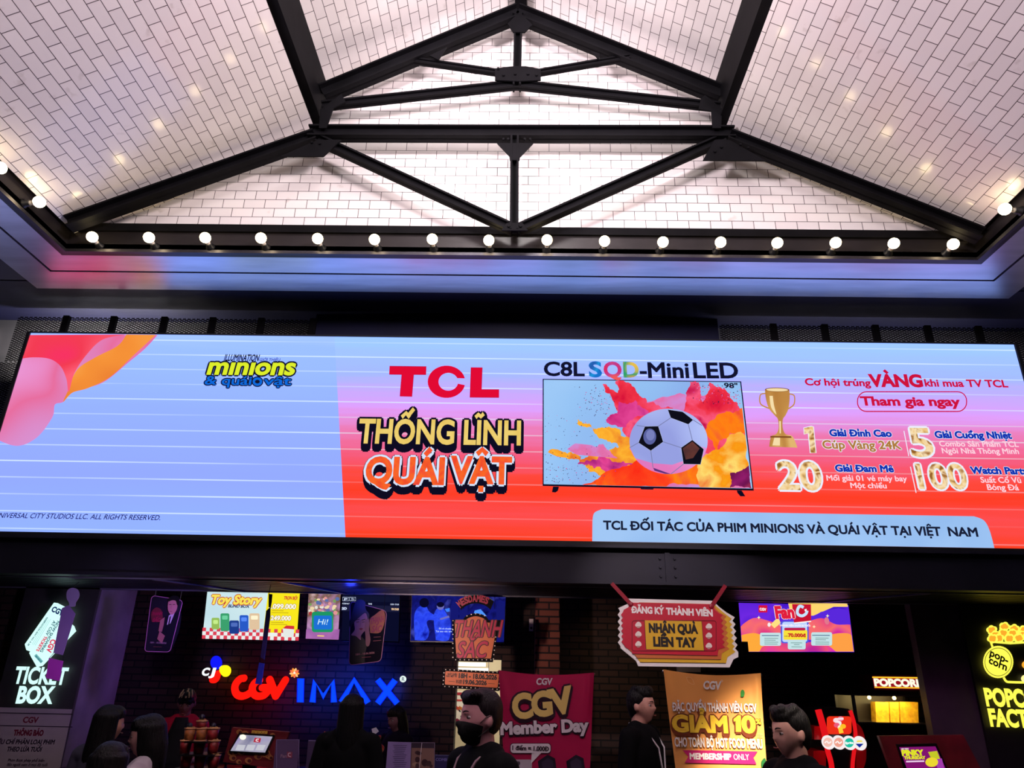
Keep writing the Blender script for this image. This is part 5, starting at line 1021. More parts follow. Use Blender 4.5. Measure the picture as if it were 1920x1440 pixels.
def person(label, xy, h, yaw, hair='short', shirt=(14, 14, 18), pants=(20, 20, 26), skin=(196, 142, 122), hairc=(12, 10, 11), sleeves='short', tilt=0., nod=0., turn=0., mask=False, lanyard=None, broad=1., arms='down', collar=None, cap_tip=None):
    s = h/1.71; root = thing('person', label, 'person', (xy[0], xy[1], 0)); RY = Matrix.Rotation(R(yaw), 3, 'Z'); O = Vector((xy[0], xy[1], 0))
    W = lambda p: O+RY @ (Vector(p)*s)
    sk = M('skin_%d_%d_%d' % skin, skin, .5, 0, .06, 20); hm = M('hair_%d_%d_%d' % hairc, hairc, .5, 0, .4, 60, .8, .25, aniso=(3, 3, .3)); cl = M('cloth_%d_%d_%d' % shirt, shirt, .9, 0, .15, 12, .3, .15); pt = M('cloth_%d_%d_%d' % pants, pants, .85, 0, .15, 12, .3)
    m = MB(); hc = Vector((0, -.012, 1.592)); RH = Matrix.Rotation(R(turn), 3, 'Z') @ Matrix.Rotation(R(nod), 3, 'X') @ Matrix.Rotation(R(tilt), 3, 'Y')
    HC = W(hc); HR_ = RY @ RH
    add_head(m, sk, HC, HR_, s)
    for sg in (-1, 1): m.ball(HC+HR_ @ (Vector((sg*.077, .014, -.012))*s), (.010*s, .018*s, .030*s), sk, 12, 8, HR_ @ Matrix.Rotation(R(sg*14), 3, 'Z') @ Matrix.Rotation(R(-10), 3, 'X'))
    B_ = broad; sx = .178*B_
    def cap(m, a, b, ra, rb, mat): a, b = W(a), W(b); m.cone(a, b, ra*s, rb*s, mat, 14); m.ball(a, ra*s, mat, 14, 8); m.ball(b, rb*s, mat, 14, 8)
    def elli(m, c, r, mat): m.ball(W(c), tuple(v*s for v in r), mat, 20, 14, RY)
    if arms == 'down': A = lambda g: ((g*sx, .01, 1.39), (g*(sx+.055), .03, 1.11), (g*(sx+.06), -.05, .875), (0, -.25, -1))
    elif arms == 'counter': A = lambda g: ((g*sx, .01, 1.39), (g*(sx+.06), .0, 1.13), (g*(sx-.04), -.23, 1.10), (-g*.2, -1, -.15))
    else: A = lambda g: ((g*sx, .01, 1.39), (g*(sx+.05), -.05, 1.12), (g*.09, -.24, 1.22), (-g*.5, -.6, .5))
    def torso(m, mat, e=0., legs=True):
        elli(m, (0, .0, 1.27), (.158*B_+e, .108*B_+e, .20+e), mat); elli(m, (0, -.008, 1.07), (.140*B_+e, .103*B_+e, .17+e), mat)
        cap(m, (-sx+.02, .012, 1.395), (sx-.02, .012, 1.395), .052+e, .052+e, mat); cap(m, (-.07, .018, 1.435), (.07, .018, 1.435), .045+e, .045+e, mat)
    torso(m, sk); elli(m, (0, .005, .93), (.152*B_, .112*B_, .12), sk); cap(m, (0, .022, 1.42), (0, .004, 1.56), .056*B_, .052, sk)
    for g in (-1, 1):
        a, b, c, d = A(g); cap(m, a, b, .050, .040, sk); cap(m, b, c, .040, .027, sk); D = Vector(d).normalized()
        sd = D.cross(Vector((g, 0, .2))).normalized(); pc = Vector(c)+D*.05
        for t in (-.025, -.008, .009, .026): cap(m, Vector(c)+D*.012+sd*t*.6, Vector(c)+D*.088+sd*t, .014, .011, sk)
        cu = D.cross(sd).normalized()*(.35 if g < 0 else -.35)
        for t, ln in ((-.028, .062), (-.010, .074), (.009, .078), (.028, .068)):
            k0 = Vector(c)+D*.088+sd*t; k1 = k0+(D+cu*.35).normalized()*ln*.5; k2 = k1+(D+cu).normalized()*ln*.5; cap(m, k0, k1, .0088, .0082, sk); cap(m, k1, k2, .0082, .007, sk)
        q0 = Vector(c)+D*.03-sd*.026; q1 = q0-sd*.03+D*.03; q2 = q1+D*.035-sd*.005; cap(m, q0, q1, .012, .0098, sk); cap(m, q1, q2, .0095, .008, sk)
        cap(m, (g*.088, .005, .90), (g*.1, -.012, .49), .088*B_, .056, sk); cap(m, (g*.1, -.012, .49), (g*.1, .02, .085), .054, .036, sk); cap(m, (g*.1, .035, .045), (g*.112, -.15, .035), .04, .03, sk)
    me = tmesh(m, .0075*s, 3); me.materials.clear(); me.materials.append(sk); o = bpy.data.objects.new('body', me); COL.objects.link(o)
    me.transform(Matrix.Translation(-O)); o.parent = root
    def cloth(name, mb, mat, vox=.011, sm=6, **k):
        me = tmesh(mb, vox*s, sm); me.materials.clear(); me.materials.append(mat); c = bpy.data.objects.new(name, me); COL.objects.link(c); me.transform(Matrix.Translation(-O)); c.parent = root
        for a, b in k.items(): c[a] = b
        return c
    m = MB(); torso(m, cl, .017); elli(m, (0, .003, .95), (.158*B_+.014, .116*B_+.014, .1), cl)
    for g in (-1, 1):
        a, b, c, d = A(g); a, b, c = Vector(a), Vector(b), Vector(c); cap(m, a, a.lerp(b, .62 if sleeves == 'short' else 1), .066, .058, cl)
        if sleeves == 'long': cap(m, b, b.lerp(c, .93), .056, .043, cl)
    cloth('shirt', m, cl)
    m = MB(); elli(m, (0, .005, .92), (.156*B_+.012, .116*B_+.012, .12), pt)
    for g in (-1, 1): cap(m, (g*.088, .005, .88), (g*.1, -.012, .49), .102*B_, .072, pt); cap(m, (g*.1, -.012, .49), (g*.1, .02, .12), .07, .055, pt)
    cloth('trousers', m, pt)
    for g in (-1, 1): m = MB(); cap(m, (g*.1, .04, .052), (g*.113, -.16, .04), .05, .04, PLASTIC); cloth('shoe', m, PLASTIC)
    if collar: m = MB(); m.tube([W((.075*math.cos(a), .018+.07*math.sin(a), 1.458-.022*math.sin(a)*-1-.02)) for a in [R(i*15) for i in range(25)]], .02*s, PR(collar), 8); cloth('collar', m, PR(collar), .007, 3)
    H = lambda p: HC+HR_ @ (Vector(p)*s)
    # eyes, brows, mouth
    for g in (-1, 1):
        m = MB(); m.ball(H((g*.031, -.0700, .004)), (.0125*s, .0105*s, .0078*s), PR((176, 164, 162)), 14, 10, HR_); d = HR_ @ Vector((0, -1, 0)); c = H((g*.031, -.0798, .0035))
        m.cone(c, c+d*.0017*s, .0058*s, .004*s, PR((24, 14, 12)), 12); m.build('eye', root, True)
        m = MB(); m.tube([H((g*(.013+.034*t), -.0945+.012*t*t, .024+.006*math.sin(math.pi*t*.8))) for t in (0, .25, .5, .75, 1)], [.0022*s, .0034*s, .0032*s, .0028*s, .0015*s], hm, 6); m.build('eyebrow', root, True)
    if not mask: m = MB(); m.tube([H((x, -.0975+.9*x*x*5, -.0605-.002*math.cos(x*80))) for x in (-.022, -.012, 0, .012, .022)], [.0018*s, .0036*s, .0042*s, .0036*s, .0018*s], M('lip', (150, 80, 74), .4), 6); m.build('lips', root, True)
    # hair
    m = MB()
    def hs(c, r, n=22): m.ball(H(c), tuple(v*s for v in r), hm, n, 14, HR_)
    hs((0, .022, .034), (.082, .094, .096)); hs((0, .040, .004), (.079, .074, .086)); hs((0, -.030, .078), (.064, .058, .044))
    if hair == 'short':
        for i in range(15): a = R(i*24); hs((.045*math.cos(a), -.005+.055*math.sin(a), .098+.012*math.sin(i*2.1)), (.024, .03, .026), 10)
        hs((0, .058, -.045), (.058, .042, .05))
    if hair == 'quiff':
        for i in range(9): t = i/8; hs((-.052+.104*t, -.046+.007*math.sin(i*3), .090+.008*math.sin(i*1.7)), (.022, .032, .021), 10)
        hs((0, .050, -.03), (.054, .042, .05)); hs((0, -.018, .084), (.062, .062, .038))
    if hair == 'bowl':
        for i in range(25): a = R(i*14.4); hs((.066*math.cos(a), .008+.076*math.sin(a), .036+.008*math.sin(i*2.3)), (.02, .024, .034), 10)
    if hair in ('long', 'bob', 'tied'):
        for i in range(15):
            a = R(-25+i*230/14); x, y = .070*math.cos(a), .018+.074*math.sin(a); L_ = {'long': .44, 'bob': .23, 'tied': .12}[hair]+.03*math.sin(i*2.2)
            m.cone(H((x, y, .05)), H((x*.98, y+.01, .05-L_*.5)), .025*s, .03*s, hm, 10); m.cone(H((x*.98, y+.01, .05-L_*.5)), H((x*1.05, y+.02, .05-L_)), .03*s, .014*s, hm, 10); hs((x, y, .05), (.025, .025, .025), 10); hs((x*1.05, y+.02, .05-L_), (.014,)*3, 8)
        for i in range(7): t = i/6; hs((-.054+.108*t, -.078+.03*(t-.5)**2*4, .066), (.018, .018, .036), 10)
    if hair == 'tied': hs((0, .118, .01), (.04, .04, .04)); m.cone(H((0, .13, 0)), H((0, .15, -.2)), .034*s, .012*s, hm, 12)
    hm2 = hm
    cloth('hair', m, hm2, .0065, 2)
    if cap_tip: m = MB(); [m.tube([H((.04*math.sin(i*1.9), -.02+.05*math.cos(i*1.3), .128)), H((.055*math.sin(i*1.9), -.075+.03*math.cos(i*1.3), .112)), H((.06*math.sin(i*1.9), -.1, .085))], [.006*s, .007*s, .003*s], PR(cap_tip), 6) for i in range(11)]; cloth('dyed_fringe', m, PR(cap_tip), .005, 1)
    if mask:
        mk = M('black_face_mask', (12, 12, 14), .8, 0, .2, 30, .3); m = MB(); n, k = 26, 14; vs = []
        for layer in (0, 1):
            for j in range(k+1):
                for i in range(n+1):
                    th = R(-78+156*i/n); zz = (-.012-.03*abs(th)**2*.35)+(-.118-(-.012))*j/k; zu = max(-.985, zz/.118); r = math.sqrt(1-zu*zu); p = head_pt(r*math.sin(th), -r*math.cos(th), zu)
                    e = (.010 if layer == 0 else .005)+.012*math.exp(-(th/.5)**2)*math.sin(math.pi*j/k); vs.append(H(p+Vector((math.sin(th), -math.cos(th), -.15))*e))
        N1 = (n+1)*(k+1); f = []
        for j in range(k):
            for i in range(n): a = j*(n+1)+i; f += [(a, a+n+1, a+n+2, a+1), (N1+a, N1+a+1, N1+a+n+2, N1+a+n+1)]
        m.add(vs, f, mk); mo = m.build('face_mask', root, True)
        for g in (-1, 1):
            m = MB(); m.tube([H((g*.068, -.034, -.02)), H((g*.078, -.01, .004)), H((g*.084, .018, .014)), H((g*.082, .03, -.012))], .0018*s, mk, 6); m.tube([H((g*.064, -.036, -.075)), H((g*.076, -.004, -.05)), H((g*.082, .024, -.03))], .0018*s, mk, 6); m.build('ear_loop', mo)
    if lanyard:
        lm = PR(lanyard); m = MB(); d = .108*B_+.03
        for g in (-1, 1): m.tube([W((0, .085, 1.47)), W((g*.05, .07, 1.475)), W((g*.078, .0, 1.468)), W((g*.072, -.075, 1.42)), W((g*.05, -d+.01, 1.33)), W((g*.02, -d-.002, 1.17)), W((0, -d-.004, 1.10))], .0065*s, lm, 6)
        lo = m.build('lanyard', root, True); m = MB(); c = W((0, -d-.012, 1.045)); m.box(c, (.062*s, .005, .1*s), PR((226, 226, 230)), RY); m.build('badge', lo)
    return root
def stand(px, top, Y): q = P(px, top, Y=Y); return (q.x, Y), q.z/1.013
def crowd(label, px, top, Y, yaw, *a, **k): xy, h = stand(px, top, Y); return person(label, xy, h, yaw, *a, **k)
WHITECOL = (210, 204, 206); INKY = (7, 7, 10)
crowd('woman with long dark hair in a grey top, turned away beside the left column', 211, 1317, 5.0, 160, 'long', (70, 68, 84), sleeves='long', turn=-25)
crowd('dark round head of a person in black nearest the camera, in front of the queue', 212, 1384, 3.5, 185, 'bob', INKY, sleeves='long')
crowd('woman with dark fringe and white collar looking left in the queue', 287, 1334, 4.4, -80, 'bob', (170, 158, 168), skin=(214, 160, 150), collar=WHITECOL, sleeves='long', nod=6)
w_ = crowd('counter worker in red with a light dyed fringe looking down behind the snack tower', 355, 1289, 7.1, 15, 'bowl', (206, 30, 62), nod=20, arms='counter', skin=(150, 100, 92), cap_tip=(196, 170, 120))
m = MB(); wx, wy = w_.location.x, w_.location.y; q0 = [(-.09, -.154), (-.05, -.168), (0, -.172), (.05, -.168), (.09, -.154)]; rz = Matrix.Rotation(R(15), 3, 'Z')
vs = [w_.location+rz @ Vector((x*k, y-d, z)) for k, z, d in ((.55, 1.36, -.035), (.9, 1.25, -.012), (1.3, 1.05, -.016), (1.5, .75, .0)) for x, y in q0]
m.add(vs, [(j*5+i, j*5+i+1, j*5+i+6, j*5+i+5) for j in range(3) for i in range(4)], M('cloth_apron_black', (8, 8, 12), .85, 0, .15, 12)); ao = m.build('apron', w_, True); md = ao.modifiers.new('thick', 'SOLIDIFY'); md.thickness = .008
crowd('long haired person in black seen from behind before the blue letters', 663, 1297, 5.5, 178, 'long', INKY, sleeves='long', arms='counter', hairc=(6, 5, 8))
crowd('dark haired worker bent over the counter under the blue glowing letters', 746, 1320, 7.1, -40, 'bob', (18, 10, 24), nod=14, arms='counter', skin=(130, 88, 96))
crowd('man in a black face mask and black jacket standing by the bright doorway', 905, 1284, 3.62, -52, 'quiff', INKY, sleeves='long', mask=True, skin=(206, 146, 150), hairc=(30, 22, 26), lanyard=(150, 116, 126), turn=-6)
crowd('man in a black shirt with a white lanyard between the two banners', 1199, 1283, 5.6, 58, 'short', INKY, lanyard=(226, 222, 226), broad=1.14, skin=(206, 152, 136))
crowd('short haired man in black facing left in front of the drinks machine', 1478, 1317, 3.9, -72, 'short', INKY, broad=1.08, skin=(214, 162, 146), sleeves='long', nod=5)

# ================================================================== counters and what stands on them
COUNTER = M('dark_laminate', (34, 28, 34), .4, 0, .2, 4)
def counter(label, x0, x1, y0, y1):
    t = thing('sales_counter', label, 'counter', ((x0+x1)/2, (y0+y1)/2, 0)); m = MB(); m.span((x0, y0+.04, .08), (x1, y1, 1.0), COUNTER); m.build('body', t)
    m = MB(); m.span((x0-.02, y0, 1.0), (x1+.02, y1+.02, 1.04), M('black_stone_top', (24, 22, 26), .2, 0, .2, 6)); m.build('worktop', t); m = MB(); m.span((x0+.02, y0+.1, 0), (x1-.02, y1, .08), BLACK); m.build('plinth', t)
counter('long dark ticket counter under the red cinema letters', -3.5, -.75, 5.95, 6.55)
counter('dark snack counter carrying the drinks machine and popcorn cabinet', 1.55, 3.45, 6.05, 7.85)
# tower of printed snack buckets
BK = M('bucket_red_print', (150, 34, 38), .45, 0, .5, 30); BK2 = M('bucket_gold_print', (176, 100, 52), .45, 0, .5, 30); RIMC = PR((214, 150, 110))
Yb = 6.15
def bucket(px, py, hpx, wpx, mat, fig, label):
    c = P(px, py, Y=Yb); h = (P(px, py-hpx, Y=Yb)-c).length; r = (P(px+wpx/2, py, Y=Yb)-c).length; t = thing('snack_bucket', label, 'bucket', c, 'snack buckets stacked on the ticket counter')
    m = MB(); m.lathe([(0, 0), (r*.78, 0), (r, h), (r*.94, h), (r*.74, .006), (0, .006)], c, mat, 24); m.build('pot', t, True); m = MB(); m.lathe([(r*.98, h-.006), (r*1.07, h-.004), (r*1.07, h+.004), (r*.96, h+.006)], c, RIMC, 24); m.build('rim', t, True)
    m = MB(); m.lathe([(0, h*.9), (r*.6, h+.012), (r*.92, h*.97)][::-1], c, M('popcorn_fill', (190, 140, 80), .8, 0, .4, 80, 1), 24); m.build('popcorn', t)
    return c, h, r
zbase = P(375, 1440, Y=Yb).z; tiers = [(1439, 23, ((347, 'leftmost'), (373, 'second'), (399, 'third')), 'bottom'), (1412, 23, ((346, 'left'), (372, 'middle'), (398, 'right')), 'middle'), (1388, 22, ((354, 'left'), (376, 'middle'), (397, 'right')), 'upper')]
m = MB(); rk = thing('bucket_rack', 'tiered dark rack holding the snack buckets on the ticket counter', 'rack', (P(372, 1440, Y=Yb).x, Yb, 1.04))
xl, xr = P(334, 1440, Y=Yb).x, P(416, 1440, Y=Yb).x
for i, (py, hp, cols, tn) in enumerate(tiers):
    z = P(372, py, Y=Yb).z
    m = MB(); m.span((xl+i*.03, Yb-.11, max(z-.012, 1.041)), (xr-i*.05, Yb+.11, z-.001), PLASTIC); m.build('shelf', rk)
    for px, nm in cols: bucket(px, py, hp, 22, BK if (px+i) % 2 else BK2, False, 'red and gold snack bucket, %s on the %s tier of the rack' % (nm, tn))
for dx in (.04, .96):
    m = MB(); m.span((xl+(xr-xl)*dx-.008, Yb+.1, 1.04), (xl+(xr-xl)*dx+.008, Yb+.115, P(372, 1386, Y=Yb).z), PLASTIC); m.build('upright', rk)
bucket(377, 1366, 14, 20, BK, False, 'red snack bucket alone at the very top of the rack')
# cap toys on lids (plain rounded knobs)
for px, py, lab in ((378, 1350, 'topmost'), (355, 1366, 'left'), (399, 1366, 'right')):
    c = P(px, py, Y=Yb); t = thing('cup_topper', 'small dark figure shaped cup topper, %s on the bucket tower' % lab, 'toy', c); m = MB(); m.lathe([(0, -.03), (.02, -.03), (.022, -.01), (.014, .004), (0, .004)], c, PR((70, 60, 110)), 16); m.build('base', t, True); m = MB(); m.ball(c+Vector((0, 0, .02)), (.02, .02, .022), PR((44, 40, 60)), 16, 12); m.build('dome', t, True)
# order kiosks
def kiosk(label, Y, frame, scr, picture, fpic, lean=.1):
    t = thing('order_kiosk', label, 'kiosk', (P(*frame[3], Y=Y).x*.5+P(*frame[2], Y=Y).x*.5, Y, 1.04))
    b = MB(Y); b.slab(frame, .04, M('kiosk_surround_print', (120, 26, 36), .5, 0, .3, 6)); b.build('surround', t)
    if fpic: b = MB(Y-.002, .0015); fpic(b); b.build('printed_pattern', t)
    b = MB(Y-.02); cx = sum(p[0] for p in scr)/4; cy = sum(p[1] for p in scr)/4; b.slab([(cx+(x-cx)*1.10, cy+(y-cy)*1.18) for x, y in scr], .018, PLASTIC); b.build('tablet', t)
    b = MB(Y-.021, .001); picture(b); b.build('display', t); c = P(cx, cy, Y=Y+.05); m = MB(); m.span((c.x-.05, Y+.045, 1.04), (c.x+.05, Y+.09, c.z), PLASTIC); m.span((c.x-.14, Y-.06, 1.04), (c.x+.14, Y+.16, 1.055), PLASTIC); m.build('stand', t)
def kp1(b):
    b.poly(zH((1032, 690), (1316, 708), (1250, 848), (946, 832)), E2('kiosk_screen', [(120, 120, 150), (170, 166, 186), (150, 140, 190)], 6), 0)
    b.poly(zH((1160, 718), (1216, 722), (1206, 760), (1148, 756)), E((180, 40, 60)), 1); b.stroke(zH(*arc([(1196, 730), (1176, 732), (1172, 746), (1192, 748)], 4)), 1.6, E((240, 230, 235)), 2)
    for k in range(3): b.poly(zH((1010+k*88, 778), (1080+k*88, 782), (1062+k*86, 830), (988+k*88, 826)), E((196, 196, 206)), .7)
    b.ell(zH(1055, 712), 6, 5, E((255, 245, 210), 1.4), 1)
def fp1(b):
    for i in range(34):
        rn = random.Random(i); x, y = rn.uniform(890, 1460), rn.uniform(636, 940)
        if x < 992-(y-628)*.278 or x > 1430-(y-668)*.426 or y < 646+(x-964)*.08 or y > 912+(x-880)*.122: continue
        r = rn.uniform(6, 9); b.ell(zH(x, y), r*.8, r*.7, PR((190, 120, 70)), 1+i*.03, n=18); b.ell(zH(x+8, y+4), r*.45, r*.4, PR((90, 24, 30)), 1.02+i*.03, n=14)
    b.text('mınıons', zH(1134, 676), zH(1268, 682), 4.6, PR((240, 190, 80)), 3, .06, 0, True)
kiosk('tilted order tablet in a red patterned surround on the ticket counter', 6.1, zH((964, 628), (1465, 668), (1330, 985), (880, 930)), zH((1032, 690), (1316, 708), (1250, 848), (946, 832)), kp1, fp1)
def kp2(b):
    b.poly([(1686, 1401), (1754, 1399.5), (1782, 1460), (1707, 1460)], E((128, 20, 110)), 0); b.outlined('PINKY', (1692.5, 1416.5), (1731, 1416), 9.5, E((226, 226, 40)), E((90, 10, 80)), 1, .07, .08); b.text('THURSDAY', (1696, 1423.5), (1735, 1423), 5, E((226, 226, 40)), 1.5, .07)
    b.poly([(1740, 1410), (1757, 1408), (1763, 1424), (1748, 1426)], E((196, 200, 40)), 1); b.ell((1747, 1429), 12, 9, E((236, 214, 50)), 1.4, n=20); b.poly([(1752, 1424), (1766, 1422), (1772, 1446), (1760, 1446)], E((160, 60, 170)), 1.2)
    b.stroke([(1699, 1428), (1733, 1427)], 3, E((230, 200, 230)), 1); b.text('NEW MENU', (1690, 1405.5), (1704, 1405), 2.4, E((250, 230, 250)), 1, .03)
kiosk('pink screen order tablet in a dark red surround before the popcorn cabinet', 6.1, [(1648, 1380), (1806, 1378), (1850, 1462), (1678, 1462)], [(1686, 1401), (1754, 1399.5), (1782, 1460), (1707, 1460)], kp2, None)
# acrylic holders and menu cards
def card(name, label, cat, Y, q, mat, art=None):
    t = thing(name, label, cat, (P(*q[3], Y=Y).x*.5+P(*q[2], Y=Y).x*.5, Y, 1.04)); b = MB(Y); pts = [P(*p, Y=Y) for p in q]; pts[2].z = pts[3].z = 1.05; b.prism(pts, (0, .006, 0), mat); b.build('sheet', t)
    if art: b = MB(Y-.001, .0012); art(b); b.build('print', t)
    m = MB(); xm = (pts[2].x+pts[3].x)/2; m.span((xm-.045, Y-.04, 1.04), (xm+.045, Y+.06, 1.052), CHROME); m.build('foot', t)
VIO = PR((96, 72, 116), 25)
def cd1(b): b.stroke(zH(*rrect(1352, 735, 1548, 990, 6)), .8, PR((150, 130, 190)), 1, True); b.text('Fan', zH(1386, 892), zH(1440, 892), 6, PR((160, 120, 150)), 1, .03); b.poly(zH((1442, 840), (1490, 842), (1488, 896), (1440, 894)), PR((150, 60, 90)), 1); b.stroke(zH(*arc([(1476, 852), (1456, 856), (1456, 878), (1478, 884)], 4)), 1.6, PR((220, 200, 210)), 2)
card('counter_card', 'dim violet promotion card beside the tilted order tablet', 'card holder', 6.0, zH((1348, 732), (1552, 732), (1534, 990), (1322, 990)), VIO, cd1)
card('counter_card', 'dim card half hidden by the long haired person in black', 'card holder', 6.0, zH((1630, 738), (1790, 742), (1780, 990), (1606, 990)), PR((70, 52, 90), 25), lambda b: b.stroke(zH((1632, 742), (1786, 746)), .9, PR((170, 150, 210)), 1))
def mp1(b):
    for k in range(13): b.stroke(zG((690+(k % 3)*8, 845+k*18), (825-(k*7 % 30), 848+k*18)), .9, PR((80, 66, 110)), 1)
card('menu_stand', 'pale lilac printed price sheet on the counter left of the masked man', 'menu', 5.9, zG((644, 812), (864, 818), (856, 1080), (622, 1080)), PR((150, 128, 190)), mp1)
def mp2(b):
    b.stroke(zG((866, 820), (1086, 822), (1082, 1060)), .7, PR((190, 170, 200)), 1); b.poly(zG((868, 870), (1082, 874), (1078, 1070), (862, 1070)), PR((140, 104, 96)), 1); b.stroke(zG((965, 822), (940, 1070)), 1, PR((226, 220, 226)), 2)
    for k in range(9): rn = random.Random(k); b.ell(zG(rn.uniform(880, 1060), rn.uniform(900, 1050)), rn.uniform(3, 7), rn.uniform(3, 7), PR(rn.choice(((70, 44, 50), (176, 140, 120), (60, 30, 40)))), 1.2+k*.05, n=14)
card('menu_stand', 'brown picture menu sheet beside the lilac price sheet', 'menu', 5.9, zG((866, 818), (1088, 821), (1082, 1080), (858, 1080)), PR((56, 42, 60)), mp2)
card('counter_card', 'small dark blue card at the right end of the ticket counter', 'card holder', 5.9, zG((1090, 936), (1246, 940), (1242, 1080), (1086, 1080)), PR((40, 36, 90)), lambda b: (b.stroke(zG((1092, 938), (1244, 942)), .8, PR((150, 150, 210)), 1), b.text('COMBO', zG(1096, 992), zG(1232, 996), 5, PR((130, 120, 190)), 1, .03)))
# lit stick, tag, printed cup behind the long haired person
m = MB(6.2); a, c = P(604, 1387, Y=6.2), P(611, 1373, Y=6.2); m.cone(a, c, .012, .012, E((255, 90, 70), .9), 12); m.cone((a.x-.03, a.y, 1.04), a, .01, .012, PLASTIC, 12); tag(m.build('light_stick'), 'small red lit stick standing on the counter by the long haired person', 'light')
t = thing('printed_stand', 'red and orange cut out display on the counter behind the long haired person', 'display', (P(708, 1430, Y=6.3).x, 6.3, 1.04)); b = MB(6.3); pts = [P(*p, Y=6.3) for p in zG((500, 770), (570, 752), (566, 830), (606, 870), (590, 930), (526, 990), (520, 1060), (600, 1060), (600, 1060))]
b.prism([P(*p, Y=6.3) for p in arc(zG((505, 772), (540, 755), (578, 756), (570, 820), (606, 860), (594, 910), (545, 950), (520, 1000), (512, 1075), (500, 900)), 4)], (0, .01, 0), PR((150, 40, 44))); b.build('cutout', t); b = MB(6.295); b.ring(zG(556, 888), 8, 8, 4, 4, PR((196, 110, 60)), 1); b.build('round_print', t)
m = MB(6.28); m.slab(zG((488, 690), (530, 676), (556, 715), (504, 755)), .008, PR((220, 214, 230))); m.cone(P(*zG(512, 750), Y=6.286), P(*zG(512, 790), Y=6.29), .004, .004, STEEL, 6); tag(m.build('price_tag'), 'white paper tag sticking up behind the long haired person', 'tag')
# drinks machine
Y = 6.55; t = thing('drinks_machine', 'black drinks dispenser with red edge strips and a lit red screen', 'drinks machine', (P(1575, 1440, Y=Y).x, Y+.2, 1.04)); GL = M('gloss_black', (14, 12, 16), .2, 0, .1); RS = M('gloss_red', (200, 14, 26), .3, 0, .1); RSE = E((236, 22, 30), .9)
def clampz(pts, z=1.045):
    for p in pts: p.z = max(p.z, z)
    return pts
def slabz(mb, px, y, th, mat): mb.prism(clampz([P(*p, Y=y) for p in px]), (0, th, 0), mat)
b = MB(); slabz(b, arc(zE((745, 985), (800, 968), (880, 960), (960, 968), (990, 985), (1030, 1080), (1045, 1180), (1030, 1290), (1010, 1450), (1010, 1560), (830, 1560), (820, 1420), (790, 1260), (765, 1120), (745, 985)), 4)[:-1], Y, .4, GL); b.build('body', t)
for pts in ([(738, 978), (768, 1080), (795, 1190), (810, 1290), (840, 1400), (850, 1500)], [(992, 984), (1020, 1070), (1034, 1170), (1026, 1280), (1012, 1400), (1010, 1500)]):
    b = MB(Y-.012); pp = arc(zE(*pts), 6); b.tube(clampz([P(*p, Y=Y-.012) for p in pp]), [(.028 if i < len(pp)/2 else .022) for i in range(len(pp))] if pts[0][0] < 800 else .016, RSE, 8); b.build('edge_strip', t, True)
b = MB(Y-.004); b.slab(zE(*rrect(806, 1030, 1000, 1172, 24)), -.006, E((238, 48, 24))); b.build('touch_screen', t)
b = MB(Y-.013, .001); rn = random.Random(9)
for i, (x, y) in enumerate(((880, 1062), (915, 1050), (900, 1085), (885, 1100), (915, 1118), (935, 1110))): b.ell(zE(x, y), 5.5, 4.6, E(((250, 220, 226), (236, 130, 160), (250, 236, 240), (240, 90, 120), (255, 236, 210), (255, 190, 40))[i]), 1+i*.1, n=16)
b.poly(zE((868, 1045), (938, 1040), (940, 1056), (870, 1060)), E((250, 225, 230)), 2); b.poly(zE((895, 1120), (925, 1112), (940, 1160), (905, 1168)), E((255, 206, 50)), 2); b.build('screen_picture', t)
for i, (x, y, c, s_) in enumerate(((815, 1236, (244, 190, 176), ''), (900, 1237, (240, 160, 140), ''), (984, 1240, (30, 190, 160), 'Sprite'), (1066, 1243, (240, 240, 236), ''))):
    b = MB(Y-.03); ct = P(*zE(x, y), Y=Y-.03); r = .052; b.cone(ct, ct+Vector((0, -.012, 0)), r, r, E((250, 240, 240)), 28); o = b.build('flavour_badge', t)
    b = MB(Y-.043, .001); b.ell(zE(x, y), 8.6, 8.8, E(c), 1, n=24)
    if s_: b.text(s_, zE(x-32, y+10), zE(x+32, y+8), 4, E((245, 255, 250)), 2, .06, .2)
    elif i == 3: b.poly(zE((x-32, y+5), (x+32, y+5), (x, y+36)), E((20, 40, 150)), 2); b.poly(zE((x-26, y-8), (x+26, y-10), (x+16, y-22), (x-16, y-22)), E((250, 220, 80)), 2)
    else: b.stroke(zE(*arc([(x-26, y+6), (x-8, y-8), (x+6, y+8), (x+26, y-6)], 4)), 2.4, E((255, 245, 240)), 2)
    b.build('badge_print', o)
for x0, y0, x1, y1 in ((706, 1110, 778, 1215), (700, 1305, 800, 1450)): b = MB(); slabz(b, zE((x0, y0), (x1, y0), (x1, y1), (x0, y1)), Y+.02, .3, RS); b.build('side_panel', t, label='glossy red side panel')
b = MB(); slabz(b, arc(zE((1036, 1080), (1080, 1120), (1110, 1210), (1120, 1360), (1090, 1450), (1040, 1450), (1046, 1180), (1036, 1080)), 4)[:-1], Y+.02, .3, RS); b.build('side_panel', t, label='glossy red side panel')
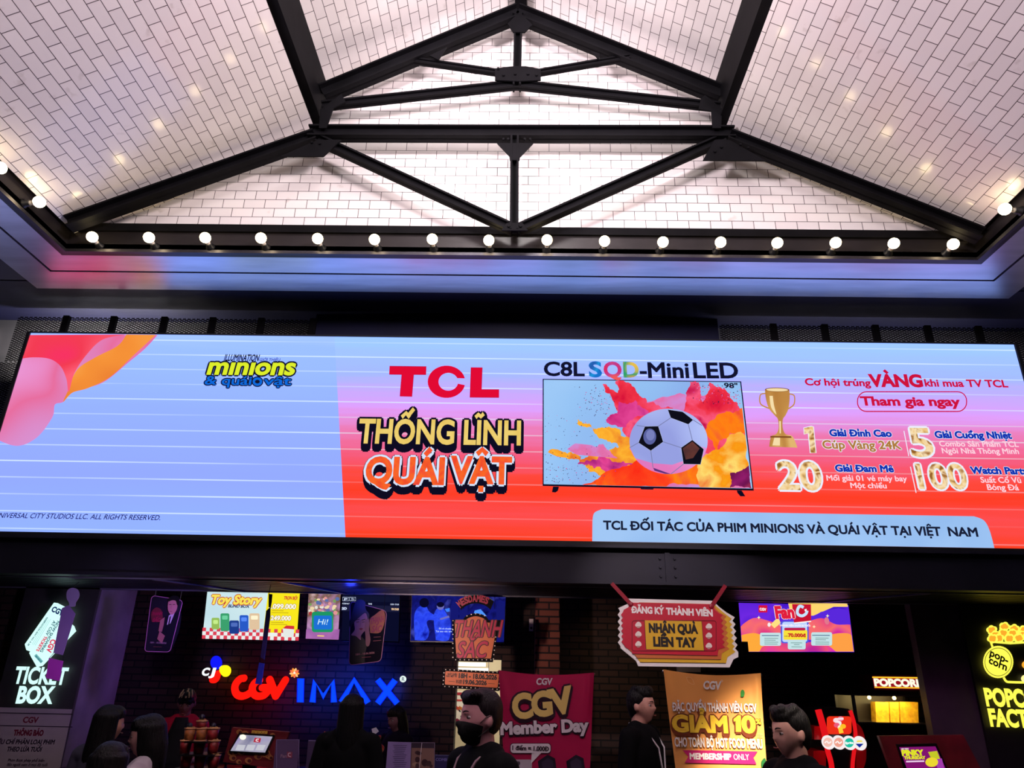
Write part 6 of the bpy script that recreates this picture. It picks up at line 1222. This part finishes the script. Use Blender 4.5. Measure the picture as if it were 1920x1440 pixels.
# popcorn cabinet
Y = 7.25; t = thing('popcorn_cabinet', 'glass popcorn cabinet with a red lit header against the dark right column', 'popcorn machine', (P(1668, 1440, Y=Y).x, Y+.2, 1.04)); A0, A1 = P(1611, 1300, Y=Y), P(1722, 1300, Y=Y); zt = P(1660, 1302, Y=Y).z
b = MB(Y); b.slab([(1634.5, 1264.5), (1724, 1266), (1728, 1296), (1640, 1294)], .3, M('cabinet_red', (120, 16, 26), .4)); b.build('header', t)
b = MB(Y-.002, .001); b.poly([(1635.5, 1268), (1724, 1269.5), (1727, 1292.5), (1639.5, 1290.5)], E((150, 18, 30)), .5); b.stroke([(1635.5, 1269.8), (1725, 1271)], 2.6, E((255, 200, 40), 1.1), 1); b.stroke([(1640, 1288.5), (1727, 1290)], 2.2, E((255, 200, 40), 1.1), 1); b.text('POPCORN', (1641, 1285.8), (1733, 1287.5), 12.5, E((255, 244, 220), 1.1), 1.5, .06); b.build('header_lettering', t)
GLASS = bpy.data.materials.new('clear_glass'); GLASS.use_nodes = True; g_ = GLASS.node_tree.nodes['Principled BSDF']; g_.inputs['Transmission Weight'].default_value = 1; g_.inputs['Roughness'].default_value = .02; g_.inputs['IOR'].default_value = 1.05
_n = N(GLASS.node_tree, 'ShaderNodeTexNoise'); _n.inputs['Scale'].default_value = 3; _r = N(GLASS.node_tree, 'ShaderNodeMapRange'); _r.inputs[3].default_value = .01; _r.inputs[4].default_value = .05; GLASS.node_tree.links.new(_n.outputs[0], _r.inputs[0]); GLASS.node_tree.links.new(_r.outputs[0], g_.inputs['Roughness'])
x0, x1 = P(1613, 1400, Y=Y).x, P(1735, 1320, Y=Y).x; zs = P(1665, 1354.5, Y=Y).z
b = MB()
for x in (x0, x1):
    for y in (Y, Y+.4): b.span((x-.012, y-.012, 1.04), (x+.012, y+.012, zt), CHROME if y == Y else STEEL)
b.span((x0-.02, Y-.02, zt-.015), (x1+.02, Y+.42, zt), STEEL); b.build('frame', t)
b = MB(); b.span((x0, Y-.01, zs-.012), (x1, Y+.4, zs), CHROME); b.build('shelf', t)
b = MB(); b.span((x0+.012, Y-.004, 1.06), (x1-.012, Y, zt-.016), GLASS); b.build('front_pane', t)
b = MB(); b.span((x0, Y+.39, 1.04), (x1, Y+.41, zt-.015), M('cabinet_back', (40, 26, 20), .5)); b.build('back_panel', t)
KT = M('lit_popcorn_drum', (250, 176, 40), .5, 0, .35, 26, .5)
for pa, pb in ((1641, 1667), (1668, 1686), (1687, 1722)):
    b = MB(Y+.2); q = [(pa, 1316), (pb-.8, 1316.5), (pb+.5, 1354), (pa+2, 1353.6)]; b.slab(q, .1, KT); b.build('warm_bin', t)
for px in (1628.5, 1675): b = MB(); c = P(px, 1299.5, Y=Y+.04); c.z = zt-.03; b.ball(c, .016, E((255, 214, 110), 30), 12, 8); b.build('cabinet_lamp', t)
light('cabinet_light', 'AREA', ((x0+x1)/2+.05, Y+.12, zt-.03), ((x0+x1)/2+.05, Y+.2, zs+.1), 3.0, (1, .78, .3), .4, .05)
bpy.data.objects.remove(_to)
